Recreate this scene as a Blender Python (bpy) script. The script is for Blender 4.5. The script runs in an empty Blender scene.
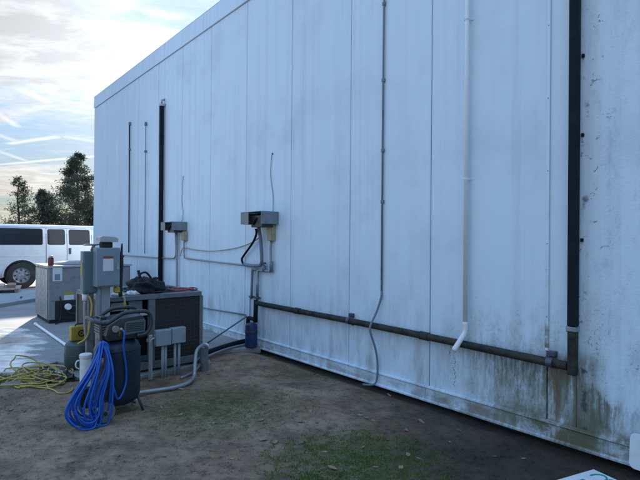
import bpy, bmesh, math, random
from mathutils import Vector, Matrix, noise, Euler
R = math.radians
PI = math.pi
scene = bpy.context.scene
COL = scene.collection
rnd = random.Random(7)

# ------------------------------------------------------------------ camera
cam_d = bpy.data.cameras.new('camera')
cam_d.sensor_width = 36.0
cam_d.lens = 27.0
cam_d.clip_start = 0.05
cam_d.clip_end = 3000.0
cam = bpy.data.objects.new('camera', cam_d)
COL.objects.link(cam)
cam.matrix_world = Matrix.Translation((0, 0, 1.6)) @ Matrix.Rotation(R(90.19), 4, 'X') @ Matrix.Rotation(R(0.5), 4, 'Z')
scene.camera = cam

# ------------------------------------------------------------------ sun, sky, exposure
SUN_AZ, SUN_EL = R(-19.0), R(15.5)          # azimuth from +Y towards +X
SUN_DIR = Vector((math.sin(SUN_AZ) * math.cos(SUN_EL), math.cos(SUN_AZ) * math.cos(SUN_EL), math.sin(SUN_EL)))
sd = bpy.data.lights.new('sun', 'SUN')
sd.energy = 2.6
sd.angle = R(1.2)
sd.color = (1.0, 0.93, 0.82)
sun = bpy.data.objects.new('sun', sd)
COL.objects.link(sun)
sun.rotation_euler = (-SUN_DIR).to_track_quat('-Z', 'Y').to_euler()
sun.location = (0, 0, 30)

world = bpy.data.worlds.new('World')
scene.world = world
world.use_nodes = True
wt = world.node_tree
wn, wl = wt.nodes, wt.links
wn.clear()


class NT:
    """tiny node helper"""
    def __init__(self, tree):
        self.t, self.n, self.l = tree, tree.nodes, tree.links

    def put(self, sock, v):
        if hasattr(v, 'is_output'):
            self.l.new(v, sock)
        elif v is not None:
            if isinstance(v, (tuple, list)) and len(v) == 3 and sock.type == 'RGBA':
                v = (*v, 1)
            sock.default_value = v

    def math(self, op, a, b=None, c=None, clamp=False):
        m = self.n.new('ShaderNodeMath')
        m.operation = op
        m.use_clamp = clamp
        self.put(m.inputs[0], a)
        if b is not None: self.put(m.inputs[1], b)
        if c is not None: self.put(m.inputs[2], c)
        return m.outputs[0]

    def vmath(self, op, a, b=None, out=0):
        m = self.n.new('ShaderNodeVectorMath')
        m.operation = op
        self.put(m.inputs[0], a)
        if b is not None: self.put(m.inputs[1], b)
        return m.outputs[out]

    def noise(self, vec, scale=5, detail=4, rough=0.55, dist=0.0, col=False):
        m = self.n.new('ShaderNodeTexNoise')
        if vec is not None: self.l.new(vec, m.inputs['Vector'])
        m.inputs['Scale'].default_value = scale
        m.inputs['Detail'].default_value = detail
        m.inputs['Roughness'].default_value = rough
        m.inputs['Distortion'].default_value = dist
        return m.outputs['Color' if col else 'Fac']

    def voronoi(self, vec, scale=5, feature='F1', out='Distance'):
        m = self.n.new('ShaderNodeTexVoronoi')
        m.feature = feature
        if vec is not None: self.l.new(vec, m.inputs['Vector'])
        m.inputs['Scale'].default_value = scale
        return m.outputs[out]

    def mapping(self, vec, scale=(1, 1, 1), loc=(0, 0, 0), rot=(0, 0, 0)):
        m = self.n.new('ShaderNodeMapping')
        self.l.new(vec, m.inputs['Vector'])
        m.inputs['Scale'].default_value = scale
        m.inputs['Location'].default_value = loc
        m.inputs['Rotation'].default_value = rot
        return m.outputs[0]

    def step(self, v, lo, hi, a=0.0, b=1.0):
        m = self.n.new('ShaderNodeMapRange')
        m.interpolation_type = 'SMOOTHSTEP'
        self.put(m.inputs['Value'], v)
        m.inputs['From Min'].default_value = lo
        m.inputs['From Max'].default_value = hi
        m.inputs['To Min'].default_value = a
        m.inputs['To Max'].default_value = b
        return m.outputs[0]

    def mix(self, f, a, b, mode='MIX'):
        m = self.n.new('ShaderNodeMix')
        m.data_type = 'RGBA'
        m.blend_type = mode
        self.put(m.inputs[0], f)
        self.put(m.inputs[6], a)
        self.put(m.inputs[7], b)
        return m.outputs[2]

    def sep(self, v):
        m = self.n.new('ShaderNodeSeparateXYZ')
        self.l.new(v, m.inputs[0])
        return m.outputs

    def comb(self, x, y, z=0.0):
        m = self.n.new('ShaderNodeCombineXYZ')
        for i, v in enumerate((x, y, z)): self.put(m.inputs[i], v)
        return m.outputs[0]

    def coord(self, which='Object'):
        return self.n.new('ShaderNodeTexCoord').outputs[which]

    def mul(self, *a):
        o = a[0]
        for b in a[1:]: o = self.math('MULTIPLY', o, b)
        return o


SKY_STRENGTH = 0.10
w = NT(wt)
sky = wn.new('ShaderNodeTexSky')
sky.sky_type = 'NISHITA'
sky.sun_disc = False
sky.sun_elevation = SUN_EL
sky.sun_rotation = SUN_AZ
sky.altitude = 100
sky.air_density = 1.0
sky.dust_density = 0.10
sky.ozone_density = 3.2
dirv = w.vmath('NORMALIZE', w.coord('Generated'))
dx, dy, dz = w.sep(dirv)[:3]
den = w.math('ADD', w.math('MAXIMUM', dz, 0.0), 0.07)
P = w.comb(w.math('DIVIDE', dx, den), w.math('DIVIDE', dy, den), 0.0)
up = w.step(dz, 0.0, 0.05)
# high broken cloud: a patchy sheet, streaked across the line of sight
n_big = w.noise(w.mapping(P, (0.55, 0.8, 1), (3.9, -2.1, 0)), 1.0, 3, 0.5, 0.3)
n_mid = w.noise(w.mapping(P, (1.1, 2.2, 1), (4.1, 1.3, 0), (0, 0, R(12))), 1.6, 9, 0.62, 0.6)
n_fine = w.noise(w.mapping(P, (2.0, 5.0, 1), (0.3, 2.3, 0), (0, 0, R(-8))), 2.2, 8, 0.65, 0.4)
n_dap = w.noise(w.mapping(P, (1.0, 1.6, 1), (7.7, 2.9, 0)), 4.2, 7, 0.6, 0.5)
# the sheet lies in broad bands across the sky, the whole sky over
px_, py_ = w.sep(P)[:2]
phase = w.math('ADD', w.math('SUBTRACT', py_, 2.22), w.mul(w.math('SUBTRACT', n_big, 0.5), 1.6))
band = w.math('COSINE', w.mul(phase, 2 * PI / 2.9))
cl = w.math('ADD', w.math('ADD', w.mul(n_big, 0.45), w.mul(n_mid, 0.6)), w.math('ADD', w.mul(n_fine, 0.25), w.mul(band, 0.15)))
cloud = w.mul(w.step(cl, 0.58, 0.80), up)
thin = w.mul(w.step(n_fine, 0.46, 0.72), up, 0.30)
cloud = w.math('MAXIMUM', cloud, thin)
# keep the sky hue, invert its luminance: dimmer sunward, brighter opposite, lighting the wall
lum = w.math('MAXIMUM', w.vmath('DOT_PRODUCT', sky.outputs[0], (0.2126, 0.7152, 0.0722), out=1), 0.001)
gain = w.mul(w.math('POWER', lum, -0.26 - 1.0), 2.0)
skyc = w.vmath('SCALE', sky.outputs[0], None)
wl.new(gain, skyc.node.inputs[3])
# sun glow carried by haze and cloud
ca = w.math('MAXIMUM', w.vmath('DOT_PRODUCT', dirv, tuple(SUN_DIR), out=1), 0.0)
glow = w.math('ADD', w.mul(w.math('POWER', ca, 10.0), 0.10), w.mul(w.math('POWER', ca, 40.0), 1.7))
thick = w.step(w.math('ADD', w.math('ADD', w.mul(n_dap, 0.55), w.mul(n_mid, 0.45)), w.mul(cl, 0.25)), 0.56, 0.80)
cb = w.math('ADD', w.math('ADD', 1.62, glow), w.mul(thick, w.math('ADD', -0.40, w.mul(glow, -0.42))))
warm = w.step(dz, 0.20, 0.03)
ahead = w.step(ca, 0.35, 0.95)
ccol = w.mix(ahead, (0.66, 0.90, 1.20), w.mix(warm, (0.94, 0.98, 1.02), (1.04, 0.99, 0.88)))
cvec = w.vmath('SCALE', ccol, None)
wl.new(cb, cvec.node.inputs[3])
hz = w.vmath('SCALE', (1.0, 0.95, 0.86), None)
wl.new(w.mul(w.math('POWER', ca, 50.0), 0.7), hz.node.inputs[3])
skyc = w.vmath('ADD', skyc, hz)
skyc = w.mix(cloud, skyc, cvec)


def plane_pt(px, py):
    v = cam.matrix_world.to_3x3() @ Vector(((px - 320) / 480, -(py - 240) / 480, -1))
    v.normalize()
    k = v.z + 0.07
    return (v.x / k, v.y / k)


# contrails, in the plane of the high cloud
trails = [((5, 144.5), (62, 136), 0.030, 0.75), ((62, 136), (98, 142), 0.04, 0.35), ((-10, 165.5), (110, 155), 0.030, 0.75),
          ((-20, 145), (30, 162), 0.030, 0.55), ((-20, 128), (18, 142), 0.030, 0.5), ((-25, 98), (21, 129), 0.028, 0.6),
          ((16, 87), (52, 104), 0.028, 0.5)]
tr = None
wob = w.mul(w.math('SUBTRACT', w.noise(P, 9, 4), 0.5), 0.03)
for a, b, wd, am in trails:
    A, B = Vector(plane_pt(*a)), Vector(plane_pt(*b))
    dv = B - A
    L = dv.length
    dv /= L
    rel = w.vmath('SUBTRACT', P, (A.x, A.y, 0))
    along = w.vmath('DOT_PRODUCT', rel, (dv.x, dv.y, 0), out=1)
    across = w.math('ABSOLUTE', w.math('ADD', w.vmath('DOT_PRODUCT', rel, (-dv.y, dv.x, 0), out=1), wob))
    m = w.mul(w.step(across, wd * 1.7, 0.0), w.step(along, 0.0, L * 0.12), w.step(along, L, L * 0.85), am)
    tr = m if tr is None else w.math('MAXIMUM', tr, m)
tcol = w.vmath('SCALE', (0.97, 0.98, 1.0), None)
wl.new(w.math('ADD', 1.75, glow), tcol.node.inputs[3])
skyc = w.mix(tr, skyc, tcol)
bg = wn.new('ShaderNodeBackground')
bg.inputs['Strength'].default_value = SKY_STRENGTH
wl.new(skyc, bg.inputs['Color'])
wo = wn.new('ShaderNodeOutputWorld')
wl.new(bg.outputs[0], wo.inputs['Surface'])

scene.view_settings.view_transform = 'Standard'
scene.view_settings.look = 'None'
scene.view_settings.gamma = 1.0
scene.view_settings.exposure = 2.3
scene.cycles.max_bounces = 6
scene.cycles.diffuse_bounces = 3
scene.cycles.glossy_bounces = 3
scene.cycles.use_denoising = True


# ------------------------------------------------------------------ materials
def new_mat(name):
    m = bpy.data.materials.new(name)
    m.use_nodes = True
    t = NT(m.node_tree)
    b = m.node_tree.nodes['Principled BSDF']
    return m, t, b


def set_bump(t, b, h, strength=0.3, dist=0.01):
    bn = t.n.new('ShaderNodeBump')
    bn.inputs['Strength'].default_value = strength
    bn.inputs['Distance'].default_value = dist
    t.l.new(h, bn.inputs['Height'])
    t.l.new(bn.outputs[0], b.inputs['Normal'])


def simple(name, col, rough=0.5, metal=0.0, var=0.12, scale=6.0, bump=0.0, bscale=60, dirt=None, dirt_amt=0.5, spec=None, streak=None):
    m, t, b = new_mat(name)
    o = t.coord('Object')
    n1 = t.noise(o, scale, 5)
    c = t.mix(n1, tuple(x * (1 - var) for x in col), tuple(min(1, x * (1 + var)) for x in col))
    if dirt:
        d = t.step(t.noise(t.mapping(o, streak or (1, 1, 1), (3, 1, 7)), scale * 1.7, 6, 0.65), 0.5, 0.72, 0, dirt_amt)
        c = t.mix(d, c, dirt)
    t.put(b.inputs['Base Color'], c)
    t.put(b.inputs['Roughness'], t.step(t.noise(o, scale * 2, 4), 0.3, 0.7, max(0.02, rough - 0.1), min(1, rough + 0.1)))
    b.inputs['Metallic'].default_value = metal
    if spec is not None: b.inputs['Specular IOR Level'].default_value = spec
    if bump: set_bump(t, b, t.noise(o, bscale, 4), bump, 0.004)
    return m


M = {}
M['steel'] = simple('blue_grey_steel', (0.14, 0.155, 0.17), 0.5, 0.0, dirt=(0.06, 0.05, 0.04), dirt_amt=0.55)
M['steel_light'] = simple('light_grey_steel', (0.40, 0.42, 0.43), 0.45, 0.2, dirt=(0.15, 0.13, 0.11), dirt_amt=0.4)
M['galv'] = simple('galvanised', (0.46, 0.46, 0.46), 0.36, 0.8, 0.25, 14, dirt=(0.3, 0.22, 0.18), dirt_amt=0.5)
M['hood'] = simple('galvanised_hood', (0.22, 0.25, 0.27), 0.5, 0.35, 0.2, 9, dirt=(0.08, 0.09, 0.09), dirt_amt=0.5)
M['cabinet'] = simple('cabinet_grey', (0.235, 0.235, 0.25), 0.5, 0.0, 0.1, 4, dirt=(0.09, 0.08, 0.08), dirt_amt=0.4)
M['box_teal'] = simple('enclosure_grey_green', (0.10, 0.16, 0.19), 0.42, 0.0, 0.1, 8, dirt=(0.05, 0.07, 0.08), dirt_amt=0.4)
M['box_grey'] = simple('enclosure_grey', (0.19, 0.25, 0.30), 0.42, 0.0, 0.1, 8, dirt=(0.1, 0.12, 0.13), dirt_amt=0.4)
M['pvc_grey'] = simple('grey_plastic', (0.27, 0.31, 0.34), 0.45, dirt=(0.15, 0.15, 0.14))
M['conduit'] = simple('conduit_grey', (0.30, 0.32, 0.34), 0.4, 0.4, dirt=(0.14, 0.13, 0.12))
M['conduit_blue'] = simple('conduit_weathered', (0.17, 0.21, 0.26), 0.55, dirt=(0.1, 0.1, 0.1))
M['white_pvc'] = simple('white_pvc', (0.80, 0.81, 0.81), 0.35, var=0.05, dirt=(0.72, 0.72, 0.70), dirt_amt=0.2)
M['white_plastic'] = simple('white_plastic', (0.75, 0.76, 0.78), 0.4, dirt=(0.5, 0.48, 0.44), dirt_amt=0.3)
M['paper'] = simple('white_label', (0.62, 0.64, 0.68), 0.6, var=0.05, scale=20)
M['label_yellow'] = simple('yellow_label', (0.36, 0.31, 0.05), 0.6)
M['label_red'] = simple('red_label', (0.35, 0.04, 0.03), 0.6)
M['black_rubber'] = simple('black_rubber', (0.018, 0.018, 0.02), 0.65, bump=0.2)
M['insul'] = simple('black_insulation', (0.010, 0.014, 0.022), 0.8, bump=0.4, bscale=35, dirt=(0.03, 0.033, 0.035), dirt_amt=0.3, spec=0.2)
M['black_plastic'] = simple('black_plastic', (0.025, 0.027, 0.03), 0.4, dirt=(0.08, 0.075, 0.07), dirt_amt=0.35)
M['black_paint'] = simple('black_paint', (0.03, 0.035, 0.04), 0.35, dirt=(0.09, 0.08, 0.07), dirt_amt=0.3)
M['tank_dark'] = simple('tank_paint', (0.010, 0.024, 0.042), 0.40, var=0.2, dirt=(0.06, 0.06, 0.055), dirt_amt=0.30, bump=0.05, spec=0.35)
M['tank_teal'] = simple('tank_teal', (0.045, 0.075, 0.075), 0.5, var=0.25, dirt=(0.10, 0.09, 0.075), dirt_amt=0.6)
M['tank_blue'] = simple('tank_blue', (0.008, 0.028, 0.10), 0.45, dirt=(0.05, 0.06, 0.08))
M['hose_blue'] = simple('hose_blue', (0.006, 0.095, 0.46), 0.35, var=0.25, scale=10, dirt=(0.05,0.08,0.16), dirt_amt=0.5)
M['hose_yellow'] = simple('hose_yellow', (0.44, 0.33, 0.07), 0.45, var=0.25, scale=12, dirt=(0.2, 0.16, 0.08), dirt_amt=0.6)
M['case_yellow'] = simple('case_yellow', (0.42, 0.29, 0.03), 0.5, dirt=(0.15, 0.11, 0.04))
M['tan'] = simple('tan_plastic', (0.40, 0.34, 0.22), 0.55, dirt=(0.2, 0.17, 0.12))
M['red'] = simple('red_rubber', (0.28, 0.03, 0.035), 0.5)
M['red_can'] = simple('red_metal_dark', (0.16, 0.03, 0.03), 0.4)
M['brass'] = simple('brass', (0.5, 0.4, 0.2), 0.35, 0.9)
M['coil'] = simple('coil_fins', (0.035, 0.035, 0.032), 0.6, 0.2, 0.4, 12, bump=0.6, bscale=90, dirt=(0.08, 0.07, 0.05), dirt_amt=0.5)
M['dark'] = simple('dark_inside', (0.015, 0.017, 0.02), 0.7)
M['grille'] = simple('panel_grille', (0.09, 0.12, 0.12), 0.5)
M['van_white'] = simple('van_white', (0.58, 0.61, 0.65), 0.25, 0.0, 0.03, 2, dirt=(0.42, 0.40, 0.37), dirt_amt=0.35, streak=(0.6, 1, 2.5))
M['glass'] = simple('tinted_glass', (0.012, 0.016, 0.022), 0.05, 0.0, 0.1, 2, spec=0.28)
M['tyre'] = simple('tyre', (0.022, 0.022, 0.024), 0.75, bump=0.3)
M['rim'] = simple('rim', (0.45, 0.46, 0.48), 0.3, 0.8)
M['chrome'] = simple('chrome', (0.7, 0.7, 0.72), 0.12, 1.0)
M['lamp_red'] = simple('lamp_red', (0.35, 0.02, 0.02), 0.2)
M['lamp_clear'] = simple('lamp_clear', (0.75, 0.75, 0.75), 0.1)
M['wood'] = simple('pallet_wood', (0.26, 0.17, 0.11), 0.8, var=0.3, scale=9, dirt=(0.12, 0.08, 0.05))
M['wood_pale'] = simple('pallet_wood_pale', (0.44, 0.36, 0.29), 0.8, var=0.25, scale=9, dirt=(0.25, 0.18, 0.12))
M['stone'] = simple('stone', (0.22, 0.21, 0.19), 0.85, var=0.3, scale=14, bump=0.5)
M['teal_ink'] = simple('teal_print', (0.01, 0.26, 0.27), 0.6)
M['dark_ink'] = simple('dark_print', (0.03, 0.035, 0.06), 0.6)
M['bag'] = simple('black_cloth', (0.016, 0.018, 0.025), 0.85, bump=0.5, bscale=30)
M['bark'] = simple('bark', (0.09, 0.07, 0.055), 0.9, bump=0.5)
M['leaf_dry'] = simple('dry_leaf', (0.24, 0.17, 0.10), 0.8, var=0.45, scale=20)
M['leaf_pale'] = simple('pale_leaf', (0.27, 0.20, 0.115), 0.8, var=0.3, scale=20)
M['sealant'] = simple('dark_gap', (0.035, 0.04, 0.05), 0.8)
M['clamp'] = simple('clamp_steel', (0.10, 0.10, 0.13), 0.5, 0.5)
M['roofing'] = simple('roofing', (0.3, 0.3, 0.3), 0.9)


def needles_mat(name, a, b_):
    m, t, b = new_mat(name)
    n1 = t.noise(t.coord('Object'), 1.3, 3)
    n2 = t.noise(t.coord('Object'), 9, 2)
    c = t.mix(t.step(t.math('ADD', t.mul(n1, 0.6), t.mul(n2, 0.4)), 0.35, 0.65), a, b_)
    t.put(b.inputs['Base Color'], c)
    b.inputs['Roughness'].default_value = 0.6
    b.inputs['Specular IOR Level'].default_value = 0.25
    tr_ = t.n.new('ShaderNodeBsdfTranslucent')
    t.put(tr_.inputs['Color'], c)
    mx = t.n.new('ShaderNodeMixShader')
    mx.inputs[0].default_value = 0.25
    t.l.new(b.outputs[0], mx.inputs[1])
    t.l.new(tr_.outputs[0], mx.inputs[2])
    t.l.new(mx.outputs[0], t.n['Material Output'].inputs['Surface'])
    return m


M['needles'] = needles_mat('pine_needles', (0.065, 0.080, 0.055), (0.115, 0.125, 0.085))
M['needles_dark'] = needles_mat('pine_needles_dark', (0.045, 0.062, 0.045), (0.085, 0.10, 0.065))
M['grass'] = needles_mat('grass_blade', (0.05, 0.12, 0.012), (0.12, 0.20, 0.03))


def wall_mat(name, rough_wall=False):
    """white painted insulated panels; object coordinates are (along, out, up) of the wall"""
    m, t, b = new_mat(name)
    o = t.coord('Object')
    s, _, z = t.sep(o)[:3]
    base = (0.74, 0.85, 0.95)
    info = t.n.new('ShaderNodeObjectInfo')
    c = t.mix(t.math('MULTIPLY', info.outputs['Random'], 0.5), base, (0.71, 0.81, 0.92))
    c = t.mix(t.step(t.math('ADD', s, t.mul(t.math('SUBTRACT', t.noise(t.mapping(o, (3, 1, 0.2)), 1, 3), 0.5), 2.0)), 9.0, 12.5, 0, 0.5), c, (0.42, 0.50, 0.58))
    # soft vertical runs and chalky blotches
    st = t.noise(t.mapping(o, (9, 1, 0.22)), 1.0, 6, 0.6)
    c = t.mix(t.step(st, 0.46, 0.75, 0, 0.30), c, (0.46, 0.52, 0.58))
    pale = t.noise(t.mapping(o, (4.2, 1, 0.35), (5, 2, 1)), 1.0, 5, 0.6)
    c = t.mix(t.step(pale, 0.60, 0.74, 0, 0.55), c, (0.80, 0.82, 0.83))
    bl = t.noise(o, 1.1, 6, 0.6)
    c = t.mix(t.step(bl, 0.48, 0.72, 0, 0.32), c, (0.47, 0.53, 0.59))
    # grime that gathers towards the foot of the wall
    g1 = t.noise(t.mapping(o, (6, 1, 1.6)), 1.0, 8, 0.7)
    low = t.step(z, 1.6, 0.0)
    gr = t.mul(low, t.step(g1, 0.38, 0.75), 0.75)
    c = t.mix(gr, c, (0.30, 0.31, 0.29))
    sp = t.noise(o, 38, 3, 0.7)
    near = t.mul(t.step(s, 3.4, 2.2), t.step(z, 1.45, 0.7))
    c = t.mix(t.mul(t.step(sp, 0.56, 0.70), near, t.step(g1, 0.4, 0.65), 0.8), c, (0.13, 0.13, 0.11))
    # runs of algae and rust below the leaking drain elbow
    wob_ = t.mul(t.math('SUBTRACT', t.noise(o, 2.3, 3), 0.5), 0.5)
    sw = t.math('ADD', s, wob_)
    # drips: each column of the wall below the pipe has its own length and strength
    beyond = t.step(s, 1.56, 1.50)
    dpt = t.math('SUBTRACT', t.math('ADD', 0.645, t.mul(beyond, t.math('ADD', -0.20, t.mul(t.math('SUBTRACT', t.noise(t.mapping(o, (6, 1, 0.3)), 1, 5, 0.7), 0.5), 0.7)))), z)
    colv = t.comb(t.math('ADD', s, t.mul(t.math('SUBTRACT', t.noise(o, 9, 3), 0.5), 0.035)), 0.0, t.mul(z, 0.05))
    cn = t.noise(colv, 34, 5, 0.7)
    ln = t.noise(t.comb(s, 3.0, 0.0), 7, 4, 0.65)
    heavy = t.mul(t.step(s, 3.0, 1.9), t.step(s, 0.95, 1.45))
    L_ = t.mul(t.step(ln, 0.28, 0.72, 0.10, 0.75), t.math('ADD', 0.35, t.mul(heavy, 0.75)))
    rel_ = t.math('DIVIDE', dpt, L_)
    grain = t.noise(t.mapping(o, (22, 1, 9)), 1.0, 8, 0.75)
    run = cn
    drip = t.mul(heavy, t.step(dpt, 0.0, 0.03), t.step(rel_, 1.1, 0.1), t.step(t.math('ADD', t.mul(cn, 0.8), t.mul(grain, 0.4)), 0.44, 0.74))
    c = t.mix(t.mul(drip, 0.95), c, t.mix(t.step(dpt, 0.05, 0.35), (0.040, 0.040, 0.028), (0.115, 0.115, 0.050)))
    haze_ = t.mul(heavy, t.step(dpt, -0.10, 0.08), t.step(t.math('ADD', grain, t.mul(cn, 0.3)), 0.42, 0.85), 0.75)
    c = t.mix(haze_, c, (0.17, 0.155, 0.085))
    # grey specks and film just above the pipe
    film_ = t.mul(t.step(s, 3.0, 2.2), t.step(s, 1.6, 1.75), t.step(z, 1.15, 0.70), t.step(z, 0.60, 0.66), t.step(t.noise(t.mapping(o, (5, 1, 3)), 1.6, 9, 0.75), 0.42, 0.68), 0.6)
    c = t.mix(film_, c, (0.24, 0.25, 0.24))
    moss = t.noise(t.mapping(o, (5, 1, 7), (1, 0, 0)), 1.0, 6, 0.65)
    mreg = t.mul(t.step(sw, 2.7, 1.75), t.step(z, 0.30, 0.12), t.step(z, 0.014, 0.03))
    c = t.mix(t.mul(mreg, t.step(t.math('ADD', moss, t.mul(t.noise(o, 22, 6, 0.75), 0.4)), 0.52, 0.80), 0.92), c, (0.12, 0.112, 0.05))
    core = t.mul(t.step(t.math('ABSOLUTE', t.math('SUBTRACT', sw, 1.62)), 0.30, 0.05), t.step(z, 0.80, 0.66), t.step(g1, 0.34, 0.55), 0.75)
    c = t.mix(core, c, (0.12, 0.11, 0.055))
    rust = t.mul(t.step(t.math('ABSOLUTE', t.math('SUBTRACT', s, 1.73)), 0.05, 0.0), t.step(z, 0.64, 0.60), t.step(run, 0.4, 0.6), 0.8)
    c = t.mix(rust, c, (0.22, 0.09, 0.02))
    br = t.mul(t.step(t.math('ABSOLUTE', t.math('SUBTRACT', sw, 2.55)), 0.55, 0.15), t.step(z, 0.16, 0.08), t.step(moss, 0.36, 0.6), 0.75)
    c = t.mix(br, c, (0.20, 0.13, 0.10))
    # splash-back of mud along the whole foot
    mud = t.mul(t.step(z, 0.16, 0.04), t.step(z, 0.012, 0.03), t.step(t.noise(t.mapping(o, (3, 1, 9)), 1, 6, 0.7), 0.42, 0.62), 0.55)
    c = t.mix(mud, c, (0.19, 0.165, 0.13))
    # hairline cracks in the paint
    cw = t.math('ADD', s, t.mul(t.math('SUBTRACT', t.noise(t.mapping(o, (1, 1, 9)), 1, 5, 0.8), 0.5), 0.16))
    for s0, z0, z1, wd in ((2.67, 0.2, 0.6, 0.006), (2.72, 0.5, 0.64, 0.008)):
        k = t.mul(t.step(t.math('ABSOLUTE', t.math('SUBTRACT', cw, s0)), wd, wd * 0.4), t.step(z, z0, z0 + 0.03), t.step(z, z1, z1 - 0.03), t.step(t.noise(o, 30, 4, 0.7), 0.36, 0.56), 0.8)
        c = t.mix(k, c, (0.06, 0.06, 0.06))
    if rough_wall:
        # flaked paint beside the big black pipe
        edge = t.step(s, 1.15, 1.50)
        fl = t.noise(o, 8, 8, 0.75)
        c = t.mix(t.mul(edge, t.step(fl, 0.58, 0.64), 0.85), c, (0.09, 0.10, 0.10))
        fl2 = t.noise(t.mapping(o, (3, 1, 1.2), (9, 1, 3)), 1.6, 8, 0.7)
        c = t.mix(t.step(fl2, 0.52, 0.72, 0, 0.4), c, (0.45, 0.47, 0.47))
        lk = t.mul(t.step(t.math('ABSOLUTE', t.math('SUBTRACT', s, t.math('ADD', 1.50, t.mul(t.math('SUBTRACT', t.noise(o, 5, 5, 0.8), 0.5), 0.12)))), 0.03, 0.008), t.step(t.noise(t.mapping(o, (1, 1, 2)), 2.2, 4), 0.52, 0.60), 0.9)
        c = t.mix(lk, c, (0.05, 0.055, 0.06))
        dk = t.noise(t.mapping(o, (4, 1, 1.5), (3, 0, 2)), 2.0, 8, 0.75)
        c = t.mix(t.step(dk, 0.50, 0.75, 0, 0.5), c, (0.36, 0.40, 0.43))
    t.put(b.inputs['Base Color'], c)
    b.inputs['Roughness'].default_value = 0.55
    if rough_wall:
        h = t.math('ADD', t.mul(t.noise(o, 42, 9, 0.75), 1.0), t.mul(t.noise(o, 5, 4), 0.6))
        set_bump(t, b, h, 0.45, 0.012)
    else:
        h = t.math('ADD', t.mul(t.noise(o, 70, 4, 0.6), 0.25), t.mul(t.noise(t.mapping(o, (2.5, 1, 0.7)), 1, 3), 2.0))
        set_bump(t, b, h, 0.22, 0.012)
    return m


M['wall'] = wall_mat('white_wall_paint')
M['wall_rough'] = wall_mat('white_wall_paint_flaked', True)


def drain_mat():
    m, t, b = new_mat('mossy_black_pipe')
    o = t.coord('Object')
    s, _, z = t.sep(o)[:3]
    n1 = t.noise(o, 9, 6, 0.65)
    f = t.mul(t.step(s, 4.2, 2.0), t.step(z, 1.2, 0.75))
    c = t.mix(t.step(n1, 0.3, 0.7), (0.012, 0.014, 0.016), (0.028, 0.029, 0.028))
    c = t.mix(t.mul(f, t.step(n1, 0.32, 0.6), 0.9), c, (0.050, 0.047, 0.030))
    c = t.mix(t.mul(t.step(t.noise(o, 15, 6, 0.7), 0.58, 0.70), 0.5), c, (0.10, 0.09, 0.07))
    t.put(b.inputs['Base Color'], c)
    b.inputs['Roughness'].default_value = 0.75
    b.inputs['Specular IOR Level'].default_value = 0.3
    set_bump(t, b, t.noise(o, 40, 5), 0.5, 0.006)
    return m


M['drain'] = drain_mat()


def dirt_mat():
    m, t, b = new_mat('packed_soil')
    o = t.coord('Object')
    x, y, _ = t.sep(o)[:3]
    n1 = t.noise(o, 0.9, 6, 0.6)
    n2 = t.noise(o, 6, 8, 0.7)
    n3 = t.noise(o, 45, 5, 0.7)
    c = t.mix(t.step(n1, 0.35, 0.65), (0.36, 0.232, 0.142), (0.54, 0.39, 0.255))
    c = t.mix(t.step(n2, 0.4, 0.7, 0, 0.7), c, (0.14, 0.097, 0.063))
    c = t.mix(t.step(n3, 0.52, 0.75, 0, 0.6), c, (0.48, 0.38, 0.28))
    n4 = t.noise(o, 15, 7, 0.72)
    c = t.mix(t.step(n4, 0.50, 0.70, 0, 0.75), c, (0.075, 0.052, 0.034))
    c = t.mix(t.step(t.noise(t.mapping(o, (1, 1, 1), (4, 9, 0)), 11, 7, 0.7), 0.55, 0.72, 0, 0.55), c, (0.40, 0.315, 0.225))
    c = t.mix(t.step(t.noise(t.mapping(o, (1, 1, 1), (14, 2, 0)), 1.7, 5, 0.6), 0.48, 0.66, 0, 0.55), c, (0.12, 0.083, 0.053))
    # distance to the wall foot: damp, dark soil under the eaves drip and by the leaking drain
    dw = t.math('SUBTRACT', 4.0, t.math('ADD', t.mul(x, 0.7604), t.mul(y, 0.6494)))
    ds = t.math('ADD', t.mul(x, -0.6494), t.mul(y, 0.7604))
    dwn = t.math('ADD', dw, t.mul(t.math('SUBTRACT', n1, 0.5), 1.2))
    damp = t.math('MAXIMUM', t.mul(t.step(dwn, 0.9, 0.1), t.step(ds, 4.6, 2.6)), t.mul(t.step(dwn, 2.3, 0.7), t.step(ds, 3.6, 1.8)))
    damp = t.math('MAXIMUM', damp, t.step(dw, 0.22, 0.06))
    c = t.mix(t.mul(damp, 0.88), c, (0.026, 0.020, 0.014))
    # moss / thin green film in two patches
    for (gx, gy, rr, am) in ((-0.98, 4.62, 0.85, 0.78), (0.27, 3.50, 0.72, 0.88), (-3.6, 5.25, 0.4, 0.6), (-0.3, 5.9, 0.5, 0.3)):
        dd = t.vmath('LENGTH', t.vmath('SUBTRACT', t.comb(x, y, 0.0), (gx, gy, 0)), out=1)
        dd = t.math('ADD', dd, t.mul(t.math('SUBTRACT', n2, 0.5), 1.3))
        c = t.mix(t.mul(t.step(dd, rr, rr * 0.25), t.step(t.math('ADD', t.mul(n3, 0.5), t.mul(n4, 0.5)), 0.36, 0.60), am), c, (0.068, 0.108, 0.020))
    t.put(b.inputs['Base Color'], c)
    t.put(b.inputs['Roughness'], t.math('SUBTRACT', 0.92, t.mul(damp, 0.35)))
    b.inputs['Specular IOR Level'].default_value = 0.3
    h = t.math('ADD', t.mul(n2, 1.3), t.math('ADD', t.mul(n3, 0.6), t.mul(t.noise(o, 140, 3), 0.25)))
    set_bump(t, b, h, 1.0, 0.045)
    return m


M['dirt'] = dirt_mat()


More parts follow.
